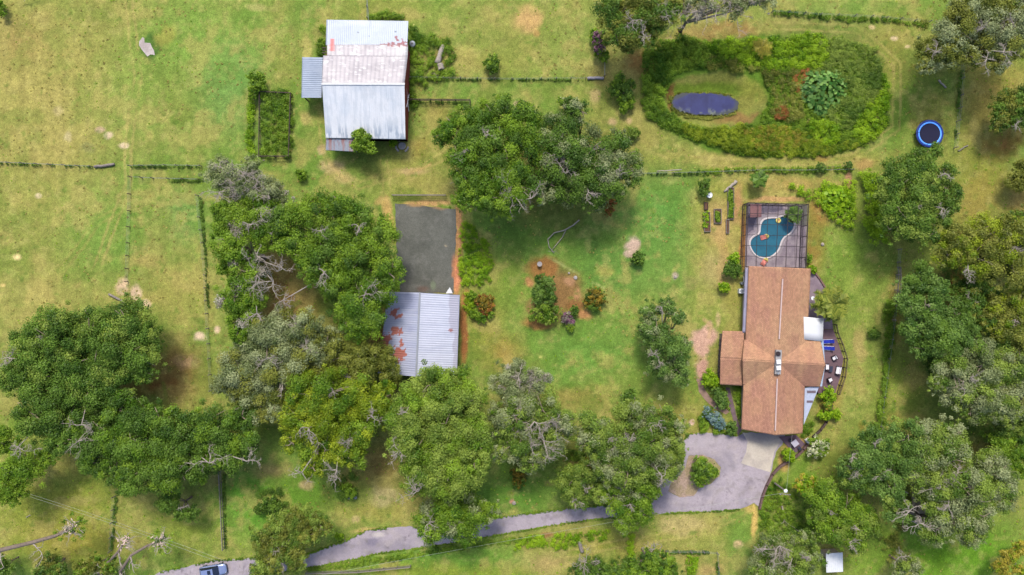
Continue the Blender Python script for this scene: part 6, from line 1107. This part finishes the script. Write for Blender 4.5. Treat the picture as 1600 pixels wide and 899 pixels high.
for a in [('round shrub alone in the field right of the barn', [(769, 98, 11), (770, 106, 10), (762, 101, 7)], 1.6, 'dark', ('fresh', .4)), ('leafy shrub at the top of the narrow hedge left of the pen', [(402, 125, 13), (408, 132, 9), (397, 138, 9), (394, 150, 6)], 2.2, 'fresh', None),
 ('purple flowering bush at the corner below the olive oak', [(936, 58, 10), (938, 70, 9), (935, 78, 6)], 2.4, 'purple', ('dark', .25)), ('green shrub wrapped round the purple bush', [(929, 60, 8), (932, 82, 6), (944, 88, 8), (928, 50, 6)], 1.6, 'fresh', None),
 ('dark shrub clump left of the pond hollow', [(968, 128, 13), (960, 142, 11), (975, 145, 13), (985, 133, 8)], 2.2, 'dark', ('fresh', .2)), ('brighter shrub just under the dark clump near the pond', [(978, 163, 11), (974, 172, 6), (986, 158, 6)], 1.4, 'fresh', None),
 ('low green shrub above the right oak of the pair', [(985, 210, 10), (994, 208, 6)], 1.0, 'mid', None), ('dark shrub on the fence line north of the vegetable garden', [(1100, 287, 9), (1100, 298, 8)], 2.0, 'dark', None),
 ('dark leafy bush in the mulch bed', [(852, 448, 15), (842, 462, 13), (858, 465, 12), (845, 436, 9)], 3.2, 'blue', ('dark', .5)), ('lighter feathery bush at the lower end of the mulch bed', [(848, 488, 15), (866, 490, 11), (836, 492, 11), (858, 500, 8)], 2.4, 'mid', ('fresh', .5)),
 ('small dark round shrub near the grey pink bush', [(898, 484, 7), (897, 489, 5)], 1.4, 'dark', None), ('greyish pink bush at the south tip of the mulch bed', [(885, 494, 7), (892, 502, 7), (883, 500, 5)], 1.2, 'purple', ('grey', .5)), ('tiny green shrub under the grey pink bush', [(891, 512, 6)], 1.0, 'fresh', None),
 ('round yellow speckled croton on the right of the mulch bed', [(926, 462, 11), (936, 466, 11), (930, 475, 11), (922, 472, 9), (934, 456, 8)], 1.4, 'croton', ('dark', .25)), ('flower patch of yellow and red croton in the green ring by the workshop', [(752, 470, 9), (762, 468, 9), (757, 480, 10), (765, 478, 7)], 1.1, 'croton', ('rust', .25)), ('ring of green edging plants around the croton patch', [(738, 462, 7), (740, 490, 8), (752, 496, 8), (766, 492, 6)], .8, 'fresh', None),
 ('golden croton at the shaded foot of the mossy oak', [(805, 742, 9), (815, 748, 9), (810, 757, 8), (817, 738, 7)], 1.4, 'croton', ('dark', .35)), ('yellow croton glimpsed inside the driveway oak cluster', [(925, 722, 10), (938, 718, 10), (950, 724, 9), (958, 718, 7)], 6.8, 'croton', ('dark', .3)),
 ('small round dark shrub beside the bare patch on the lawn', [(997, 402, 9), (1000, 410, 7), (992, 406, 6)], 1.6, 'dark', None), ('dark shrub beside the cage corner in the garden', [(1144, 418, 11), (1150, 426, 9), (1138, 424, 8)], 1.8, 'dark', None), ('light shrub above the dark garden shrub', [(1146, 407, 9), (1150, 400, 5)], 1.6, 'bright', None), ('trimmed bright green ball shrub near the white air conditioner', [(1131, 448, 8), (1133, 450, 7)], 1.1, 'bright', None),
 ('large bush on the gravel island of the circular driveway', [(1095, 728, 14), (1104, 738, 14), (1090, 745, 11), (1112, 734, 9), (1094, 754, 7)], 2.2, 'fresh', ('dark', .4)),
 ('silver blue spiky shrub by the driveway bend', [(1108, 646, 9), (1118, 654, 10), (1124, 662, 9), (1104, 640, 5)], 1.4, 'silver', ('blue', .2)), ('dark green mound next to the silver blue shrub', [(1144, 668, 8), (1142, 674, 6)], 1.4, 'blue', None), ('leafy bush at the annex corner', [(1108, 588, 10), (1114, 598, 9), (1104, 597, 7)], 1.8, 'bright', None), ('bluish bush south of the annex roof', [(1124, 618, 10), (1128, 630, 9), (1118, 610, 7)], 1.8, 'blue', None),
 ('yellow green bush between the lean-to and the deck', [(1294, 612, 8), (1288, 618, 7), (1299, 620, 7)], 1.8, 'bright', None), ('bush with yellow flowers below the deck corner', [(1292, 634, 7), (1296, 628, 6)], 1.4, 'fresh', ('gold', .35)), ('pair of bright bushes at the garden edging, left one', [(1287, 649, 8), (1294, 650, 6)], 1.3, 'bright', None), ('pair of bright bushes at the garden edging, right one', [(1305, 646, 8), (1308, 652, 6)], 1.3, 'bright', None),
 ('white blossomed bush below the corner patio', [(1272, 690, 9), (1280, 700, 10), (1288, 696, 9), (1270, 706, 9), (1284, 708, 7), (1292, 690, 5)], 2.2, 'fresh', ('white', .45)), ('bright leafy bush beside the corner patio steps', [(1231, 710, 9), (1236, 716, 6)], 1.6, 'bright', None), ('small shrub in the middle of the east lawn', [(1364, 520, 8), (1369, 522, 6)], .7, 'dark', None), ('tiny green shrub by the cage east wall', [(1264, 402, 5), (1265, 407, 4)], .8, 'fresh', None), ('small green shrub at the north east house corner', [(1272, 423, 5), (1268, 418, 4)], .8, 'bright', None), ('low green shrub left of the barn between the pen and barn', [(472, 275, 8), (467, 270, 5)], .8, 'fresh', None), ('small rounded weed clump beside the fire pit', [(612, 225, 5), (616, 222, 4)], .8, 'bright', None), ('leafy clump in the bottom paddock corner', [(530, 838, 6)], .8, 'bright', None),
 ('small shrub beside the water trough under the yellow oak', [(548, 770, 9), (540, 762, 8)], 1.2, 'fresh', None), ('dark shrub clump in the lower green field', [(418, 788, 12), (430, 795, 10), (405, 796, 8)], 2.0, 'dark', None), ('dark shrub at the far upper left corner', [(2, 10, 8), (4, 22, 5)], 1.5, 'fresh', None), ('white edged shrub at the crown edge of the big oak pair', [(885, 160, 8), (877, 158, 6)], 3.0, 'fresh', ('white', .15)), ('orange croton under the right oak of the pair', [(955, 318, 8), (952, 330, 7)], 1.4, 'croton', ('rust', .4)), ('green seedling on the fence line right of the young palm', [(1283, 262, 7), (1325, 258, 6)], 1.0, 'blue', None)]:
    T('shrub', a[0], 'shrub', a[1], a[2]*.6+.3 if a[2] < 6 else a[2], a[3], accents=a[4], leaf=.26, group=sh, twigs=1)
# bare tops of leaning broken trees at the lower left
def broken_limb(name, label, pts, r0, tuft, mat='white'):
    P3 = [P(u, v, z) for u, v, z in pts]; t = thing(name, label, 'tree', (P3[0].x, P3[0].y, 0), 0, 'storm broken oaks'); mb = MB(); mb.tube(P3, [r0*(1-.45*i/(len(P3)-1)) for i in range(len(P3))], 9); mb.build('trunk', bark, t, smooth=True)
    e = P3[-1]; mb = MB()
    for k in range(16): a = random.uniform(0, 2*PI); squiggle(mb, e+Vector((random.gauss(0, .5), random.gauss(0, .5), .2)), (math.cos(a), math.sin(a), .2), 1.5, .06, 2, 4)
    mb.build('broken_branches', barkpale, t); mb = MB()
    for k in range(26):
        a = random.uniform(0, 2*PI); q = e+Vector((random.gauss(0, .55), random.gauss(0, .55), random.uniform(0, .4))); mb.bar(q, q+Vector((math.cos(a)*.45, math.sin(a)*.45, random.uniform(-.1, .2))), .12, .05)
    mb.build('splinters', plain('splinter_wood', C(222, 196, 180, .6), .9, var=.15), t)
    for k in (1, 2):
        if k < len(P3)-1:
            mb = MB(); squiggle(mb, P3[k], (random.uniform(-.3, .6), -1, .1), 3.0, .14, 3, 4); mb.build('side_branch', barkpale, t, smooth=True)
    n = 26; c = np.array([(e.x+random.gauss(0, tuft*.5), e.y+random.gauss(0, tuft*.5), e.z-.2+random.gauss(0, .3)) for _ in range(n)]); leaf_cloud('leaf_tuft', c, np.full(n, tuft*.17), rng.random(n), M['fresh'], t, L=.34, cover=.7)
broken_limb('broken_oak', 'long broken limb with a splintered leafy tip, at the left of the lower field', [(-40, 880, 1.0), (0, 860, 5), (50, 848, 6.5), (85, 838, 7), (113, 825, 7.5)], .42, 2.3)
broken_limb('broken_oak', 'pale broken limb ending in white splinters near the lane', [(192, 915, 0), (188, 893, 4), (205, 868, 5.5), (230, 853, 6), (250, 845, 6)], .3, 2.0)
broken_limb('broken_oak', 'short broken limb with a small white end left of the pale one', [(150, 905, 0), (168, 880, 3.5), (185, 862, 4.5), (196, 845, 5)], .3, .6)
# fallen white branch on the lawn
c = P(880, 370); t = thing('fallen_branch', 'bleached forked branch lying on the centre lawn', 'branch', (c.x, c.y, 0)); mb = MB()
mb.tube([P(905, 344, .25), P(896, 352, .3), P(882, 360, .5), P(866, 364, .45), P(856, 374, .3), P(858, 386, .2), P(866, 396, .12)], [.13, .12, .12, .11, .1, .08, .05], 7); mb.build('main_stem', barkpale, t, smooth=True)
mb = MB(); mb.tube([P(884, 360, .45), P(878, 372, .3), P(868, 384, .3), P(862, 392, .12)], [.08, .07, .06, .04], 6); mb.build('side_branch', barkpale, t, smooth=True); mb = MB(); [squiggle(mb, P(864, 394, .12), (random.uniform(-1, 1), random.uniform(-1, .3), .02), .9, .03, 2, 2) for _ in range(4)]; mb.build('twigs', barkpale, t)
def bare_branch(label, u, v, du, dv, L_, r=.09, z=.15):
    c = P(u, v); t = thing('fallen_branch', label, 'branch', (c.x, c.y, 0)); mb = MB(); squiggle(mb, (c.x, c.y, z), (du, -dv, 0), L_, r, 2, 4); mb.build('main_stem', barkpale, t, smooth=True)
bare_branch('bare grey limb lying between the light pole and the half bare oak', 1221, 790, .75, .9, 4.5, .14, .3); bare_branch('thin pale limb crossing the brush at the bottom edge', 912, 872, .7, .8, 4); bare_branch('thin pale stick in the bottom brush beside the leaning stump', 1034, 852, -.7, .6, 2.6, .06, .3)
bare_branch('small pile of pale sticks in the lower left field', 42, 808, .8, -.2, 1.6, .08); bare_branch('curved bare branch lying below the mossy silver oak edge', 412, 520, .7, -.5, 3, .08, 1)
bare_branch('bleached bare branch on the tan ground by the round dark oak', 1480, 268, -.1, 1, 3.4, .12, .4); bare_branch('bare twig fan at the left of the big oak below the workshop', 618, 700, .6, .8, 3, .09, 1)
bare_branch('bare limb fallen below the top left edge', 35, 2, .8, .5, 3, .12, 1); bare_branch('white roots of a dead trunk between the lower right crowns', 1422, 812, .8, -.2, 6, .3, 1.5)
p = P(550, 778, .5); t = thing('water_trough', 'grey oval water trough in the weeds under the yellow green oak', 'trough', (p.x, p.y, 0)); mb = MB(); mb.box((0, 0, .25), (1.6, .6, .5)); mb.build('trough_body', metal_grey, t, local=True, bevel=.12)
print('objects', len(bpy.data.objects), 'faces', sum(len(m.polygons) for m in bpy.data.meshes))
